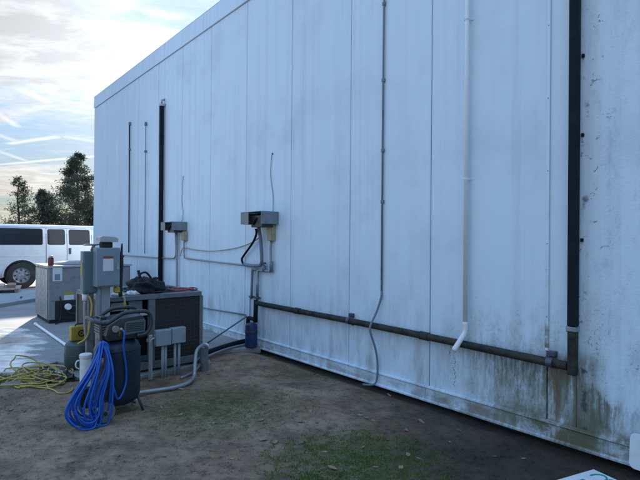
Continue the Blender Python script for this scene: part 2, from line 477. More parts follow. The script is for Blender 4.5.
def concrete_mat():
    m, t, b = new_mat('worn_concrete')
    o = t.coord('Object')
    x, y, _ = t.sep(o)[:3]
    n1 = t.noise(o, 0.7, 6, 0.6)
    n2 = t.noise(o, 8, 7, 0.7)
    c = t.mix(t.step(n1, 0.35, 0.7), (0.26, 0.25, 0.235), (0.34, 0.33, 0.315))
    c = t.mix(t.step(n2, 0.45, 0.75, 0, 0.55), c, (0.19, 0.175, 0.155))
    # wet patch on the slab, its bright look put into a pale streaked base colour
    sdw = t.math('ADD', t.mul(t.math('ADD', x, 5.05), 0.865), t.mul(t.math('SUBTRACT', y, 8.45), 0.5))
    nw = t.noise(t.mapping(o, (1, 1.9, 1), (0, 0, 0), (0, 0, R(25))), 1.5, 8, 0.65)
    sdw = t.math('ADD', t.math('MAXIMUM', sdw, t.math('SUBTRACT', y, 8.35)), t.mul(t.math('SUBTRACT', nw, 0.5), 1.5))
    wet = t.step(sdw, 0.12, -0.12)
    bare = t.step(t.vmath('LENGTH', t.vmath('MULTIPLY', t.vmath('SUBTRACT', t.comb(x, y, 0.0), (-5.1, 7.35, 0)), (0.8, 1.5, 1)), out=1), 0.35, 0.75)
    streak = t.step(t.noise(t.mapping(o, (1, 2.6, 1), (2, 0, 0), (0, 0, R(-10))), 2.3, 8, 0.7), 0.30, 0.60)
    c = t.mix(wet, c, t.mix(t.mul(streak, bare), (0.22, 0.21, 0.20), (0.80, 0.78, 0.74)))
    t.put(b.inputs['Base Color'], c)
    film = t.step(t.noise(t.mapping(o, (1, 2.2, 1)), 2.6, 6, 0.65), 0.35, 0.62, 0.08, 0.30)
    t.put(b.inputs['Roughness'], t.math('ADD', t.mul(wet, film), t.mul(t.math('SUBTRACT', 1.0, wet), 0.88)))
    t.put(b.inputs['Specular IOR Level'], t.math('ADD', 0.2, t.mul(wet, 0.35)))
    hb = t.mul(t.math('ADD', n2, t.mul(t.noise(o, 60, 4), 0.4)), t.math('SUBTRACT', 1.0, t.mul(wet, 0.8)))
    set_bump(t, b, hb, 0.35, 0.01)
    return m


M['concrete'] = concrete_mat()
M['concrete_pad'] = simple('pad_concrete', (0.30, 0.31, 0.32), 0.75, var=0.2, scale=3, bump=0.4, bscale=25, dirt=(0.16, 0.16, 0.16))
M['yard'] = simple('yard_ground', (0.17, 0.16, 0.145), 0.9, var=0.3, scale=0.3, bump=0.4, bscale=3)


# ------------------------------------------------------------------ mesh helpers
class MB:
    def __init__(self):
        self.bm = bmesh.new()

    def box(self, x0, x1, y0, y1, z0, z1, bev=0.0, seg=1):
        vs = [self.bm.verts.new((x, y, z)) for x in (x0, x1) for y in (y0, y1) for z in (z0, z1)]
        f = [(0, 1, 3, 2), (4, 6, 7, 5), (0, 4, 5, 1), (2, 3, 7, 6), (0, 2, 6, 4), (1, 5, 7, 3)]
        fs = [self.bm.faces.new([vs[i] for i in q]) for q in f]
        if bev > 0:
            es = list({e for q in fs for e in q.edges})
            bmesh.ops.bevel(self.bm, geom=es, offset=bev, segments=seg, affect='EDGES', profile=0.6)
        return self

    def obox(self, c, size, rot=(0, 0, 0), bev=0.0, seg=1):
        n0 = set(self.bm.verts)
        self.box(-size[0] / 2, size[0] / 2, -size[1] / 2, size[1] / 2, -size[2] / 2, size[2] / 2, bev, seg)
        mat = Matrix.Translation(c) @ Euler(rot).to_matrix().to_4x4()
        for v in self.bm.verts:
            if v not in n0: v.co = mat @ v.co
        return self

    def tube(self, pts, r, n=8, smooth=0, cap=True, closed=False):
        pts = [Vector(p) for p in pts]
        rr = r if isinstance(r, (list, tuple)) else None
        if smooth:
            pts, rr = catmull(pts, smooth, rr)
        N = len(pts)
        rings = []
        prev = None
        for i, p in enumerate(pts):
            a = pts[i - 1] if i else p
            b_ = pts[i + 1] if i < N - 1 else p
            tg = (b_ - a)
            if tg.length < 1e-9: tg = Vector((0, 0, 1))
            tg.normalize()
            if prev is None:
                ref = Vector((0, 0, 1)) if abs(tg.z) < 0.9 else Vector((1, 0, 0))
                u = tg.cross(ref).normalized()
            else:
                u = (prev - tg * prev.dot(tg))
                u = u.normalized() if u.length > 1e-6 else tg.orthogonal().normalized()
            prev = u
            v = tg.cross(u)
            ra = rr[i] if rr else r
            rings.append([self.bm.verts.new(p + (u * math.cos(2 * PI * k / n) + v * math.sin(2 * PI * k / n)) * ra) for k in range(n)])
        for i in range(N - 1):
            for k in range(n):
                self.bm.faces.new((rings[i][k], rings[i][(k + 1) % n], rings[i + 1][(k + 1) % n], rings[i + 1][k]))
        if cap:
            self.bm.faces.new(rings[0][::-1])
            self.bm.faces.new(rings[-1])
        return self

    def lathe(self, prof, c=(0, 0, 0), n=24, axis='z', cap=True):
        """prof: list of (radius, height)"""
        rings = []
        for r_, h in prof:
            ring = []
            for k in range(n):
                a = 2 * PI * k / n
                p = (r_ * math.cos(a), r_ * math.sin(a), h)
                if axis == 'x': p = (h, p[0], p[1])
                elif axis == 'y': p = (p[1], h, p[0])
                ring.append(self.bm.verts.new((p[0] + c[0], p[1] + c[1], p[2] + c[2])))
            rings.append(ring)
        for i in range(len(rings) - 1):
            for k in range(n):
                self.bm.faces.new((rings[i][k], rings[i][(k + 1) % n], rings[i + 1][(k + 1) % n], rings[i + 1][k]))
        if cap:
            self.bm.faces.new(rings[0][::-1])
            self.bm.faces.new(rings[-1])
        return self

    def face(self, pts):
        self.bm.faces.new([self.bm.verts.new(p) for p in pts])
        return self

    def prism(self, poly, a0, a1, axis='y', bev=0.0):
        """extrude a 2D polygon: axis y: poly is (x,z); z: (x,y); x: (y,z)"""
        def at(p, a):
            return {'y': (p[0], a, p[1]), 'z': (p[0], p[1], a), 'x': (a, p[0], p[1])}[axis]
        A = [self.bm.verts.new(at(p, a0)) for p in poly]
        B = [self.bm.verts.new(at(p, a1)) for p in poly]
        n = len(poly)
        fs = [self.bm.faces.new(A), self.bm.faces.new(B[::-1])]
        for i in range(n):
            fs.append(self.bm.faces.new((A[i], B[i], B[(i + 1) % n], A[(i + 1) % n])))
        if bev:
            es = list(fs[0].edges) + list(fs[1].edges)
            bmesh.ops.bevel(self.bm, geom=es, offset=bev, segments=2, affect='EDGES', profile=0.6)
        return self

    def build(self, name, mat, parent=None, smooth=False, kind=None):
        bmesh.ops.recalc_face_normals(self.bm, faces=self.bm.faces)
        me = bpy.data.meshes.new(name)
        self.bm.to_mesh(me)
        self.bm.free()
        if smooth:
            for p in me.polygons: p.use_smooth = True
        me.materials.append(M[mat] if isinstance(mat, str) else mat)
        o = bpy.data.objects.new(name, me)
        COL.objects.link(o)
        if smooth == 'auto':
            md = None
            me.set_sharp_from_angle(angle=R(35))
        if parent is not None: o.parent = parent
        if kind: o['kind'] = kind
        return o


def catmull(pts, k, rr=None):
    out, ro = [], []
    n = len(pts)
    for i in range(n - 1):
        p0 = pts[max(0, i - 1)]; p1 = pts[i]; p2 = pts[i + 1]; p3 = pts[min(n - 1, i + 2)]
        for j in range(k):
            t = j / k
            out.append(0.5 * ((2 * p1) + (p2 - p0) * t + (2 * p0 - 5 * p1 + 4 * p2 - p3) * t * t + (3 * p1 - p0 - 3 * p2 + p3) * t ** 3))
            if rr: ro.append(rr[i] * (1 - t) + rr[i + 1] * t)
    out.append(pts[-1])
    if rr: ro.append(rr[-1])
    return out, (ro if rr else None)


def tag(o, label=None, cat=None, group=None, kind=None):
    if label: o['label'] = label
    if cat: o['category'] = cat
    if group: o['group'] = group
    if kind: o['kind'] = kind
    return o


def thing(name, label, cat, loc=(0, 0, 0), rz=0.0, group=None, kind=None):
    o = bpy.data.objects.new(name, None)
    o.empty_display_size = 0.2
    COL.objects.link(o)
    o.location = loc
    o.rotation_euler = (0, 0, rz)
    return tag(o, label, cat, group, kind)


# wall frame: X runs along the wall (away from the camera), Y points out of it, Z up
WD = Vector((-0.64945, 0.76041, 0))
WN = Vector((0.76041, 0.64945, 0))           # into the building
WROT = math.atan2(WD.y, WD.x)
W0 = WN * 4.0


def WP(s, o, z=0.0):
    return WD * s + WN * (4.0 - o) + Vector((0, 0, z))


def wall_thing(name, label, cat, s=0.0, o=0.0, z=0.0, group=None):
    return thing(name, label, cat, WP(s, o, z), WROT, group)


class WB(MB):
    """builder in wall coordinates whose origin is moved to the thing's base"""
    def build(self, name, mat, parent=None, smooth=False, kind=None, org=(0, 0, 0)):
        if any(org):
            bmesh.ops.translate(self.bm, verts=self.bm.verts, vec=(-org[0], -org[1], -org[2]))
        return super().build(name, mat, parent, smooth, kind)


# ------------------------------------------------------------------ ground
def gz(x, y):
    """height of the soil"""
    p = Vector((x, y, 0))
    h = 0.020 * noise.noise(p * 0.8) + 0.012 * noise.noise(p * 2.9 + Vector((5, 1, 0))) + 0.007 * noise.noise(p * 7.0) + 0.004 * noise.noise(p * 19.0)
    dw = 4.0 - (x * WN.x + y * WN.y)
    h -= 0.045 * max(0.0, 1 - abs(dw - 0.05) / 0.22)
    return h - 0.012


g = MB()
g.face([(-700, -700, -0.12), (700, -700, -0.12), (700, 900, -0.12), (-700, 900, -0.12)])
go = g.build('ground', 'yard')
go['kind'] = 'structure'

bm = bmesh.new()
x0, x1, y0, y1 = -9.0, 6.5, -3.0, 8.6
stp = 0.03
nx, ny = int((x1 - x0) / stp), int((y1 - y0) / stp)
grid = []
for j in range(ny + 1):
    y = y0 + (y1 - y0) * j / ny
    grid.append([bm.verts.new((x0 + (x1 - x0) * i / nx, y, gz(x0 + (x1 - x0) * i / nx, y))) for i in range(nx + 1)])
for j in range(ny):
    for i in range(nx):
        bm.faces.new((grid[j][i], grid[j][i + 1], grid[j + 1][i + 1], grid[j + 1][i]))
me = bpy.data.meshes.new('dirt_yard')
bm.to_mesh(me); bm.free()
for p in me.polygons: p.use_smooth = True
me.materials.append(M['dirt'])
dirt = bpy.data.objects.new('dirt_yard', me)
COL.objects.link(dirt)
dirt['kind'] = 'structure'

PAVE_Z = 0.035
edge = [(5.98, 0.03), (6.12, 0.45), (6.08, 0.85), (5.60, 1.04), (5.57, 1.7), (5.58, 2.44), (6.05, 2.55), (6.62, 2.42), (6.86, 2.55), (6.62, 2.90), (6.73, 3.2), (8.2, 5.3), (9.8, 7.5), (13, 14), (30, 40)]
pts = [WP(s, o) for s, o in edge] + [Vector((-70, 5, 0)), Vector((-70, 60, 0)), Vector((40, 60, 0)), WP(14.78, -30), WP(14.78, 0.03)]
# roughen the broken front edge of the slab
rough = []
for i in range(len(pts)):
    a, b_ = pts[i], pts[(i + 1) % len(pts)]
    L = (b_ - a).length
    k = max(1, int(L / 0.12)) if i < 12 else 1
    for j in range(k):
        q = a.lerp(b_, j / k)
        if j: q += Vector((rnd.uniform(-.02, .02), rnd.uniform(-.02, .02), 0))
        rough.append(q)
bm = bmesh.new()
vb = [bm.verts.new((q.x, q.y, -0.10)) for q in rough]
vm = [bm.verts.new((q.x, q.y, PAVE_Z - 0.008)) for q in rough]
cen = Vector((-5, 9, 0))
vt = []
for i, q in enumerate(rough):
    tg_ = (rough[(i + 1) % len(rough)] - rough[i - 1]).normalized()
    nrm = Vector((tg_.y, -tg_.x, 0))
    vt.append((q, nrm))
area = sum(rough[i].x * rough[(i + 1) % len(rough)].y - rough[(i + 1) % len(rough)].x * rough[i].y for i in range(len(rough)))
sg = -1 if area > 0 else 1
vt = [bm.verts.new((q.x + sg * nm.x * 0.008, q.y + sg * nm.y * 0.008, PAVE_Z)) for q, nm in vt]
n = len(rough)
for i in range(n):
    j = (i + 1) % n
    bm.faces.new((vb[i], vb[j], vm[j], vm[i]))
    bm.faces.new((vm[i], vm[j], vt[j], vt[i]))
es = [bm.edges.get((vt[i], vt[(i + 1) % n])) for i in range(n)]
bmesh.ops.triangle_fill(bm, edges=es, use_beauty=True)
bmesh.ops.recalc_face_normals(bm, faces=bm.faces)
me = bpy.data.meshes.new('pavement')
bm.to_mesh(me); bm.free()
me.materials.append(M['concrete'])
pave = bpy.data.objects.new('pavement', me)
COL.objects.link(pave)
pave['kind'] = 'structure'

# raised concrete pad by the van
mb = MB()
mb.prism([(-7.28, 10.85), (-6.98, 12.9), (-8.2, 13.9), (-11.5, 14.2), (-12.5, 11.2)][::-1], PAVE_Z - 0.02, PAVE_Z + 0.085, 'z', 0.012)
pad = mb.build('concrete_pad', 'concrete_pad')
pad['kind'] = 'structure'
mb = MB()
mb.obox((-7.55, 12.15, PAVE_Z + 0.0865), (0.5, 0.05, 0.004), (0, 0, R(-60)))
mb.build('pad_joint', 'dark', pad)

# ------------------------------------------------------------------ building
bld = wall_thing('cold_store_building', 'long white cold store building of tall insulated panels with grimy foot', 'building')
S_END, S_BACK, ZT, ZF = 14.71, -8.0, 5.69, 5.365
TH = 0.06
mb = WB()
mb.box(S_BACK, S_END - 0.02, -25, -0.05, -0.1, ZT - 0.06)
mb.build('core_wall', 'sealant', bld)
seams = [1.79 + 1.1745 * k for k in range(12)]
seams[-1] = S_END
edges_ = [S_BACK, -5.5, -4.2, -3.0, -1.8, -0.6, 0.6 - 0.02] + [1.555] + seams
GAP = 0.005
Z_BAND = 0.150
for i in range(len(edges_) - 1):
    a, b_ = edges_[i], edges_[i + 1]
    if i <= 6:
        mb = WB()
        mb.box(a + (0.0 if i else 0), b_ - (0.004 if i < 6 else 0), -TH, 0.004, Z_BAND, ZF - 0.006, 0.003)
        mb.build('panel', 'wall_rough', bld)
        continue
    mb = WB()
    off = rnd.uniform(-0.002, 0.002)
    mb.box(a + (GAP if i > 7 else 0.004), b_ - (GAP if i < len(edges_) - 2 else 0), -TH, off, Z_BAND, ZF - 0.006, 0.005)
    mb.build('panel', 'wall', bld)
# parapet fascia, joined every 3.5 m
fj = [S_BACK, -4.5, -1.0, 2.6, 6.15, 9.7, 13.1, S_END]
for a, b_ in zip(fj[:-1], fj[1:]):
    mb = WB()
    mb.prism([(-TH, ZF + 0.004), (0.022, ZF + 0.004), (0.016, ZT - 0.01), (0.022, ZT), (-0.14, ZT + 0.012), (-0.14, ZT - 0.05), (-TH, ZT - 0.05)], a + 0.003, b_ - 0.003, 'x')
    mb.build('fascia', 'wall', bld)
# base band with its drip lips
bj = [S_BACK, -3.0, 0.45, 3.0, 6.4, 9.8, S_END]
for a, b_ in zip(bj[:-1], bj[1:]):
    mb = WB()
    mb.prism([(-TH, 0.0), (0.038, 0.0), (0.040, 0.016), (0.024, 0.024), (0.020, 0.126), (0.036, 0.138), (0.033, 0.150), (0.006, 0.158), (0.004, 0.1495), (-TH, 0.1495)], a + 0.002, b_ - 0.002, 'x')
    mb.build('base_band', 'wall', bld)
# end and back faces, roof
mb = WB()
mb.box(S_END - 0.02, S_END, -25, -TH - 0.001, 0.0, ZT - 0.02)
mb.build('end_wall', 'wall', bld)
mb = WB()
mb.box(S_BACK, S_END - 0.021, -25, -0.142, ZT - 0.055, ZT - 0.03)
mb.build('roof', 'roofing', bld)


# ------------------------------------------------------------------ things on the wall
def wall_tube(name, label, cat, pts, r, mat, sm=0, n=8, group=None, extra=None):
    org = (pts[0][0], pts[0][1], min(p[2] for p in pts))
    t = wall_thing(name, label, cat, *org, group=group)
    mb = WB()
    mb.tube(pts, r, n, sm)
    mb.build('pipe' if r > 0.012 else 'cable', mat, t, True, org=org)
    return t, org


def strap(t, org, s, z, r, o_c, vertical=True, mat='clamp', w_=0.03):
    """a half-round saddle clamp with two screw tabs"""
    mb = WB()
    k = 8
    prof = []
    for i in range(k + 1):
        a = PI * i / k
        prof.append((math.cos(a) * (r + 0.004), o_c + math.sin(a) * (r + 0.004)))
    prof = [(r + 0.004, 0.002)] + prof + [(-r - 0.004, 0.002)]
    outer = []
    vs = []
    for (u, o) in prof:
        if vertical:
            vs.append(((s + u, o, z - w_ / 2), (s + u, o, z + w_ / 2)))
        else:
            vs.append(((s - w_ / 2, o, z + u), (s + w_ / 2, o, z + u)))
    for (a, b_), (c, d) in zip(vs[:-1], vs[1:]):
        mb.face([a, b_, d, c])
    for sg_ in (-1, 1):
        if vertical: mb.box(s + sg_ * (r + 0.012) - 0.012, s + sg_ * (r + 0.012) + 0.012, 0.001, 0.006, z - w_ / 2, z + w_ / 2)
        else: mb.box(s - w_ / 2, s + w_ / 2, 0.001, 0.006, z + sg_ * (r + 0.012) - 0.012, z + sg_ * (r + 0.012) + 0.012)
    return mb.build('clamp', mat, t, org=org)


# big black downpipe and mossy drain run
org = (1.565, 0.06, 0.57)
dp = wall_thing('downpipe', 'thick black downpipe beside the flaking end of the wall', 'pipe', *org)
mb = WB(); mb.box(1.532, 1.600, 0.022, 0.092, 0.955, 5.30, 0.012, 2); mb.build('pipe', 'insul', dp, org=org)
mb = WB(); mb.box(1.534, 1.598, 0.024, 0.090, 0.575, 0.915, 0.012, 2); mb.build('lower_pipe', 'drain', dp, org=org)
mb = WB(); mb.box(1.528, 1.604, 0.018, 0.096, 0.917, 0.953, 0.004); mb.build('collar', 'pvc_grey', dp, org=org)
for bz_ in (3.07, 2.45, 1.63):
    mb = WB(); mb.box(1.510, 1.531, 0.005, 0.024, bz_ - 0.014, bz_ + 0.014, 0.004); mb.build('bracket', 'insul', dp, org=org)
mb = WB(); mb.box(1.604, 1.635, 0.001, 0.02, 0.90, 0.945, 0.003); mb.build('bracket', 'clamp', dp, org=org)
org = (1.64, 0.065, 0.6)
t = wall_thing('drain_pipe', 'long mossy horizontal drain pipe low along the white wall', 'pipe', *org)
mb = WB(); mb.tube([(1.601, 0.066, 0.640), (2.4, 0.066, 0.652), (3.2, 0.066, 0.664), (4.1, 0.064, 0.672), (5.0, 0.064, 0.672), (6.06, 0.064, 0.675)], 0.036, 12)
mb.build('pipe', 'drain', t, 'auto', org=org)
for cs in (2.98, 5.05):
    mb = WB(); mb.tube([(cs - 0.05, 0.065, 0.6605 if cs < 4 else 0.672), (cs + 0.05, 0.065, 0.662 if cs < 4 else 0.672)], 0.043, 12); mb.build('coupling', 'drain', t, 'auto', org=org)
for cs, cz in ((1.735, 0.642), (4.07, 0.671)):
    strap(t, org, cs, cz, 0.036, 0.066, False, 'clamp', 0.05)
    mb = WB(); mb.box(cs - 0.03, cs + 0.03, 0.001, 0.05, cz + 0.045, cz + 0.085, 0.004); mb.build('clamp_bolt', 'clamp', t, org=org)

# black leg of the drain down to the blue canister
org = (6.05, 0.075, 0.38)
t = wall_thing('insulated_drop_pipe', 'short black insulated pipe dropping to the blue canister', 'pipe', *org)
mb = WB(); mb.tube([(6.062, 0.07, 0.72), (6.062, 0.075, 0.39)], 0.034, 10); mb.build('pipe', 'insul', t, True, org=org)
mb = WB(); mb.tube([(6.061, 0.076, 0.41), (6.12, 0.078, 0.43), (6.23, 0.08, 0.43), (6.262, 0.08, 0.40), (6.275, 0.085, 0.10), (6.28, 0.09, 0.045)], 0.028, 10, 3); mb.build('branch_pipe', 'insul', t, True, org=org)

org = (6.04, 0.16, PAVE_Z)
t = wall_thing('canister', 'small dark blue canister standing at the wall under a black pipe', 'canister', *org)
mb = WB(); mb.lathe([(0.075, 0.0), (0.088, 0.01), (0.09, 0.03), (0.09, 0.31), (0.086, 0.335), (0.06, 0.352), (0.03, 0.356)], (6.04, 0.16, PAVE_Z), 20); mb.build('body', 'tank_blue', t, 'auto', org=org)
mb = WB(); mb.lathe([(0.0905, 0.20), (0.0915, 0.202), (0.0915, 0.25), (0.0905, 0.252)], (6.04, 0.16, PAVE_Z), 20); mb.build('label_band', 'dark_ink', t, 'auto', org=org)

# white downspout
org = (2.535, 0.05, 0.57)
t = wall_thing('white_pipe', 'slim white plastic pipe ending in a bent spout above the drain', 'pipe', *org)
mb = WB(); mb.tube([(2.535, 0.045, 5.3), (2.53, 0.045, 0.80)], 0.021, 12); mb.build('pipe', 'white_pvc', t, True, org=org)
mb = WB(); mb.tube([(2.53, 0.045, 0.86), (2.53, 0.046, 0.77), (2.545, 0.09, 0.70), (2.575, 0.16, 0.60)], 0.0245, 12, 4); mb.build('spout', 'white_pvc', t, True, org=org)
for cz in (2.2, 3.7): strap(t, org, 2.533, cz, 0.021, 0.045, True, 'white_pvc', 0.02)

# thin dark conduit on the middle panel with loose tail
org = (3.605, 0.02, 0.02)
t = wall_thing('thin_conduit', 'thin grey conduit up the wall whose loose tail crosses the drain', 'conduit', *org)
mb = WB(); mb.tube([(3.600, 0.018, 5.3), (3.606, 0.018, 3.2), (3.604, 0.018, 1.02)], 0.011, 8); mb.build('conduit', 'conduit_blue', t, True, org=org)
mb = WB(); mb.tube([(3.604, 0.018, 1.06), (3.606, 0.022, 0.98), (3.64, 0.06, 0.82), (3.665, 0.125, 0.68), (3.66, 0.13, 0.60), (3.63, 0.08, 0.42), (3.625, 0.05, 0.25), (3.63, 0.055, 0.08), (3.66, 0.08, 0.02), (3.78, 0.12, 0.0)], 0.012, 8, 5); mb.build('loose_tail', 'conduit_blue', t, True, org=org)
for cz in (4.25, 2.62, 2.05, 3.4):
    mb = WB(); mb.box(3.585, 3.622, 0.001, 0.031, cz - 0.02, cz + 0.02, 0.004); mb.build('clip', 'conduit_blue', t, org=org)

# trim strip on the seam by the downpipe
org = (1.79, 0.004, 0.72)
t = wall_thing('seam_trim', 'thin trim strip with screws on the seam beside the black downpipe', 'trim', *org)
mb = WB(); mb.box(1.776, 1.804, 0.0055, 0.011, 0.72, 5.33, 0.002); mb.build('strip', 'wall', t, org=org)
for k in range(8):
    mb = WB(); mb.lathe([(0.006, 0.0), (0.005, 0.003), (0.003, 0.004)], (1.79, 0.011, 1.0 + 0.6 * k), 8, 'y'); mb.build('screw', 'galv', t, org=org)

# dark pipes at the far end
org = (9.70, 0.06, 0.7)
t = wall_thing('tall_black_pipe', 'tall black insulated pipe on the far wall behind the condenser', 'pipe', *org)
mb = WB(); mb.tube([(9.70, 0.06, 4.42), (9.68, 0.06, 0.45)], 0.047, 12); mb.build('pipe', 'insul', t, True, org=org)
mb = WB(); mb.tube([(9.70, 0.06, 4.42), (9.70, 0.06, 4.50), (9.70, -0.01, 4.53)], 0.022, 8); mb.build('stub', 'galv', t, True, org=org)
strap(t, org, 9.70, 4.4, 0.047, 0.06, True, 'galv', 0.05)
for s0, zt, zb, lab in ((11.70, 4.36, 1.30, 'slim dark conduit with a capped top, farthest along the wall'), (10.67, 4.17, 1.30, 'slim grey conduit between the tall black pipe and the farthest conduit')):
    org = (s0, 0.02, zb)
    t = wall_thing('wall_conduit', lab, 'conduit', *org, group='slim conduits on the far wall')
    rr_ = 0.015 if zt > 4.3 else 0.008
    mb = WB(); mb.tube([(s0, 0.03, zt), (s0 - 0.03, 0.03, zb)], rr_, 8); mb.build('pipe', 'insul' if zt > 4.3 else 'conduit_blue', t, True, org=org)
    mb = WB(); mb.box(s0 - 0.022, s0 + 0.022, 0.001, 0.05, zt - 0.02, zt + 0.06, 0.006); mb.build('cap', 'conduit_blue', t, org=org)
    mb = WB(); mb.box(s0 - 0.028, s0 + 0.022, 0.001, 0.05, zt - 0.62, zt - 0.57, 0.004); mb.build('clip', 'conduit_blue', t, org=org)

# horizontal pipe towards the far end, rising into the far hood
wall_tube('horizontal_conduit', 'grey conduit running along the far wall and turning up into the far hood', 'conduit',
          [(13.2, 0.03, 1.225), (12.2, 0.03, 1.225), (10.6, 0.03, 1.23), (9.3, 0.03, 1.235), (9.06, 0.03, 1.26), (8.98, 0.04, 1.38), (8.97, 0.06, 1.80)], 0.015, 'conduit', 4)
# conduit between the two hoods
wall_tube('link_conduit', 'grey conduit running along the wall from the far hood to the near hood', 'conduit',
          [(8.615, 0.04, 1.60), (8.612, 0.035, 1.30), (8.55, 0.03, 1.262), (8.3, 0.03, 1.255), (7.4, 0.03, 1.236), (6.42, 0.03, 1.222)], 0.014, 'conduit', 3)
wall_tube('far_drop_conduit', 'straight grey conduit dropping from the far hood behind the condenser', 'conduit',
          [(8.93, 0.05, 1.80), (8.92, 0.045, 1.2), (8.91, 0.04, 0.30)], 0.022, 'conduit', 3)
wall_tube('hanging_wire', 'tan wire sagging along the wall between the two hoods', 'wire',
          [(8.80, 0.03, 1.30), (8.72, 0.03, 1.42), (8.63, 0.03, 1.455), (8.1, 0.03, 1.425), (7.5, 0.03, 1.42), (6.8, 0.03, 1.475), (6.3, 0.04, 1.56), (6.0, 0.06, 1.65)], 0.009, 'tan', 4, 6)
wall_tube('thin_wire', 'thin wire hanging down the wall into the far hood', 'wire',
          [(8.752, 0.0, 2.83), (8.755, 0.010, 2.80), (8.80, 0.008, 2.4), (8.74, 0.008, 2.15), (8.77, 0.02, 1.95)], 0.005, 'conduit', 5, 6)
t, org = wall_tube('thin_wire', 'thin wire hanging from a dark hole down into the near hood', 'wire',
          [(5.763, -0.01, 2.868), (5.763, 0.012, 2.86), (5.80, 0.010, 2.6), (5.775, 0.008, 2.45), (5.73, 0.009, 2.25), (5.71, 0.02, 2.03)], 0.005, 'conduit', 5, 6)
mb = WB(); mb.lathe([(0.016, 0.0), (0.016, 0.004), (0.012, 0.006)], (5.763, 0.002, 2.872), 10, 'y'); mb.build('hole_plug', 'dark', t, org=org)


def hood(lab, s0, s1, z0, z1, dp_):
    org = (s0, 0.0, z0)
    t = wall_thing('vent_hood', lab, 'vent hood', *org, group='open metal hoods on the wall')
    th = 0.006
    mb = WB(); mb.box(s0, s1, 0.0, dp_, z1 - th, z1, 0.001); mb.build('top_plate', 'hood', t, org=org)
    mb = WB(); mb.box(s0, s0 + th, 0.0, dp_, z0, z1 - th - 0.001); mb.build('end_plate', 'hood', t, org=org)
    mb = WB(); mb.box(s1 - th, s1, 0.0, dp_, z0, z1 - th - 0.001); mb.build('end_plate', 'hood', t, org=org)
    mb = WB(); mb.box(s0 + th + .001, s1 - th - .001, dp_ - th, dp_, z0 + 0.0, z1 - th - 0.001)
    # front plate covers the far half only
    mb.bm.clear()
    mb.box((s0 + s1) / 2 + 0.06, s1 - th - .001, dp_ - th, dp_, z0, z1 - th - 0.001); mb.build('front_plate', 'hood', t, org=org)
    mb = WB(); mb.box(s0 + th + .001, s1 - th - .001, 0.0, 0.01, z0 + 0.01, z1 - th - 0.001); mb.build('back_plate', 'dark', t, org=org)
    mb = WB(); mb.box(s0 + 0.06, (s0 + s1) / 2 + 0.08, 0.05, dp_ - 0.06, z0 - 0.045, z1 - 0.05, 0.006); mb.build('valve_body', 'black_plastic', t, org=org)
    mb = WB(); mb.tube([(s0 + 0.14, dp_ - 0.12, z0 + 0.06), (s0 + 0.2, dp_ - 0.06, z0 + 0.08), (s0 + 0.26, dp_ - 0.05, z0 + 0.02), (s0 + 0.3, dp_ - 0.1, z0 - 0.03)], 0.018, 8, 4); mb.build('hose_loop', 'insul', t, True, org=org)
    return t, org


hood('grey metal hood open at the front, nearer of the two on the wall', 5.595, 6.135, 1.842, 2.02, 0.30)
hood('grey metal hood open at the front, beside the tall black pipe', 8.57, 9.10, 1.792, 1.95, 0.30)

for lab, s0, s1, z0, z1 in (('small beige box on the wall under the near hood', 5.665, 5.785, 1.605, 1.84), ('small beige box on the wall under the far hood', 8.53, 8.665, 1.60, 1.77)):
    org = (s0, 0.0, z0)
    t = wall_thing('junction_box', lab, 'junction box', *org, group='beige boxes under the hoods')
    mb = WB(); mb.box(s0, s1, 0.0, 0.07, z0, z1, 0.008, 2); mb.build('body', 'tan', t, org=org)
    mb = WB(); mb.box(s0 + 0.006, s1 - 0.006, 0.0705, 0.079, z0 + 0.006, z1 - 0.006, 0.003); mb.build('cover', 'tan', t, org=org)
    mb = WB(); mb.tube([((s0 + s1) / 2, 0.035, z0 - 0.03), ((s0 + s1) / 2, 0.035, z0 - 0.001)], 0.02, 8); mb.build('hub', 'conduit', t, True, org=org)

# pipework below the near hood
wall_tube('refrigerant_pipe', 'lagged grey pipe dropping from the near hood and curving along the wall', 'pipe',
          [(5.96, 0.10, 1.80), (5.945, 0.07, 1.60), (5.93, 0.06, 1.33), (5.96, 0.055, 1.255), (6.05, 0.05, 1.232), (6.25, 0.05, 1.225), (6.44, 0.05, 1.235)], 0.026, 'conduit_blue', 4, 10)
wall_tube('bent_black_hose', 'black hose slanting out from the near hood and back to the wall conduit', 'hose',
          [(5.97, 0.14, 1.78), (5.99, 0.12, 1.70), (6.15, 0.08, 1.57), (6.45, 0.05, 1.37), (6.51, 0.045, 1.31), (6.47, 0.045, 1.245), (6.36, 0.045, 1.222), (6.2, 0.05, 1.215)], 0.017, 'insul', 5, 8)
t, org = wall_tube('valve_pipe', 'thin grey pipe with a lever valve under the near beige box', 'pipe',
          [(5.724, 0.04, 1.60), (5.73, 0.04, 1.4), (5.712, 0.04, 1.19), (5.72, 0.04, 1.165), (5.85, 0.04, 1.165), (6.05, 0.04, 1.165)], 0.018, 'conduit', 2, 8)
mb = WB(); mb.tube([(5.712, 0.04, 1.16), (5.712, 0.04, 1.31)], 0.026, 8); mb.build('coupling', 'conduit_blue', t, True, org=org)
mb = WB(); mb.tube([(5.89, 0.045, 1.15), (5.89, 0.045, 1.24)], 0.03, 10); mb.build('valve', 'conduit_blue', t, True, org=org)
mb = WB(); mb.obox((5.86, 0.075, 1.285), (0.10, 0.03, 0.02), (0, R(-10), 0), 0.005); mb.build('lever', 'black_plastic', t, org=org)
mb = WB(); mb.tube([(5.886, 0.05, 1.24), (5.878, 0.07, 1.28)], 0.01, 8); mb.build('stem', 'conduit_blue', t, True, org=org)
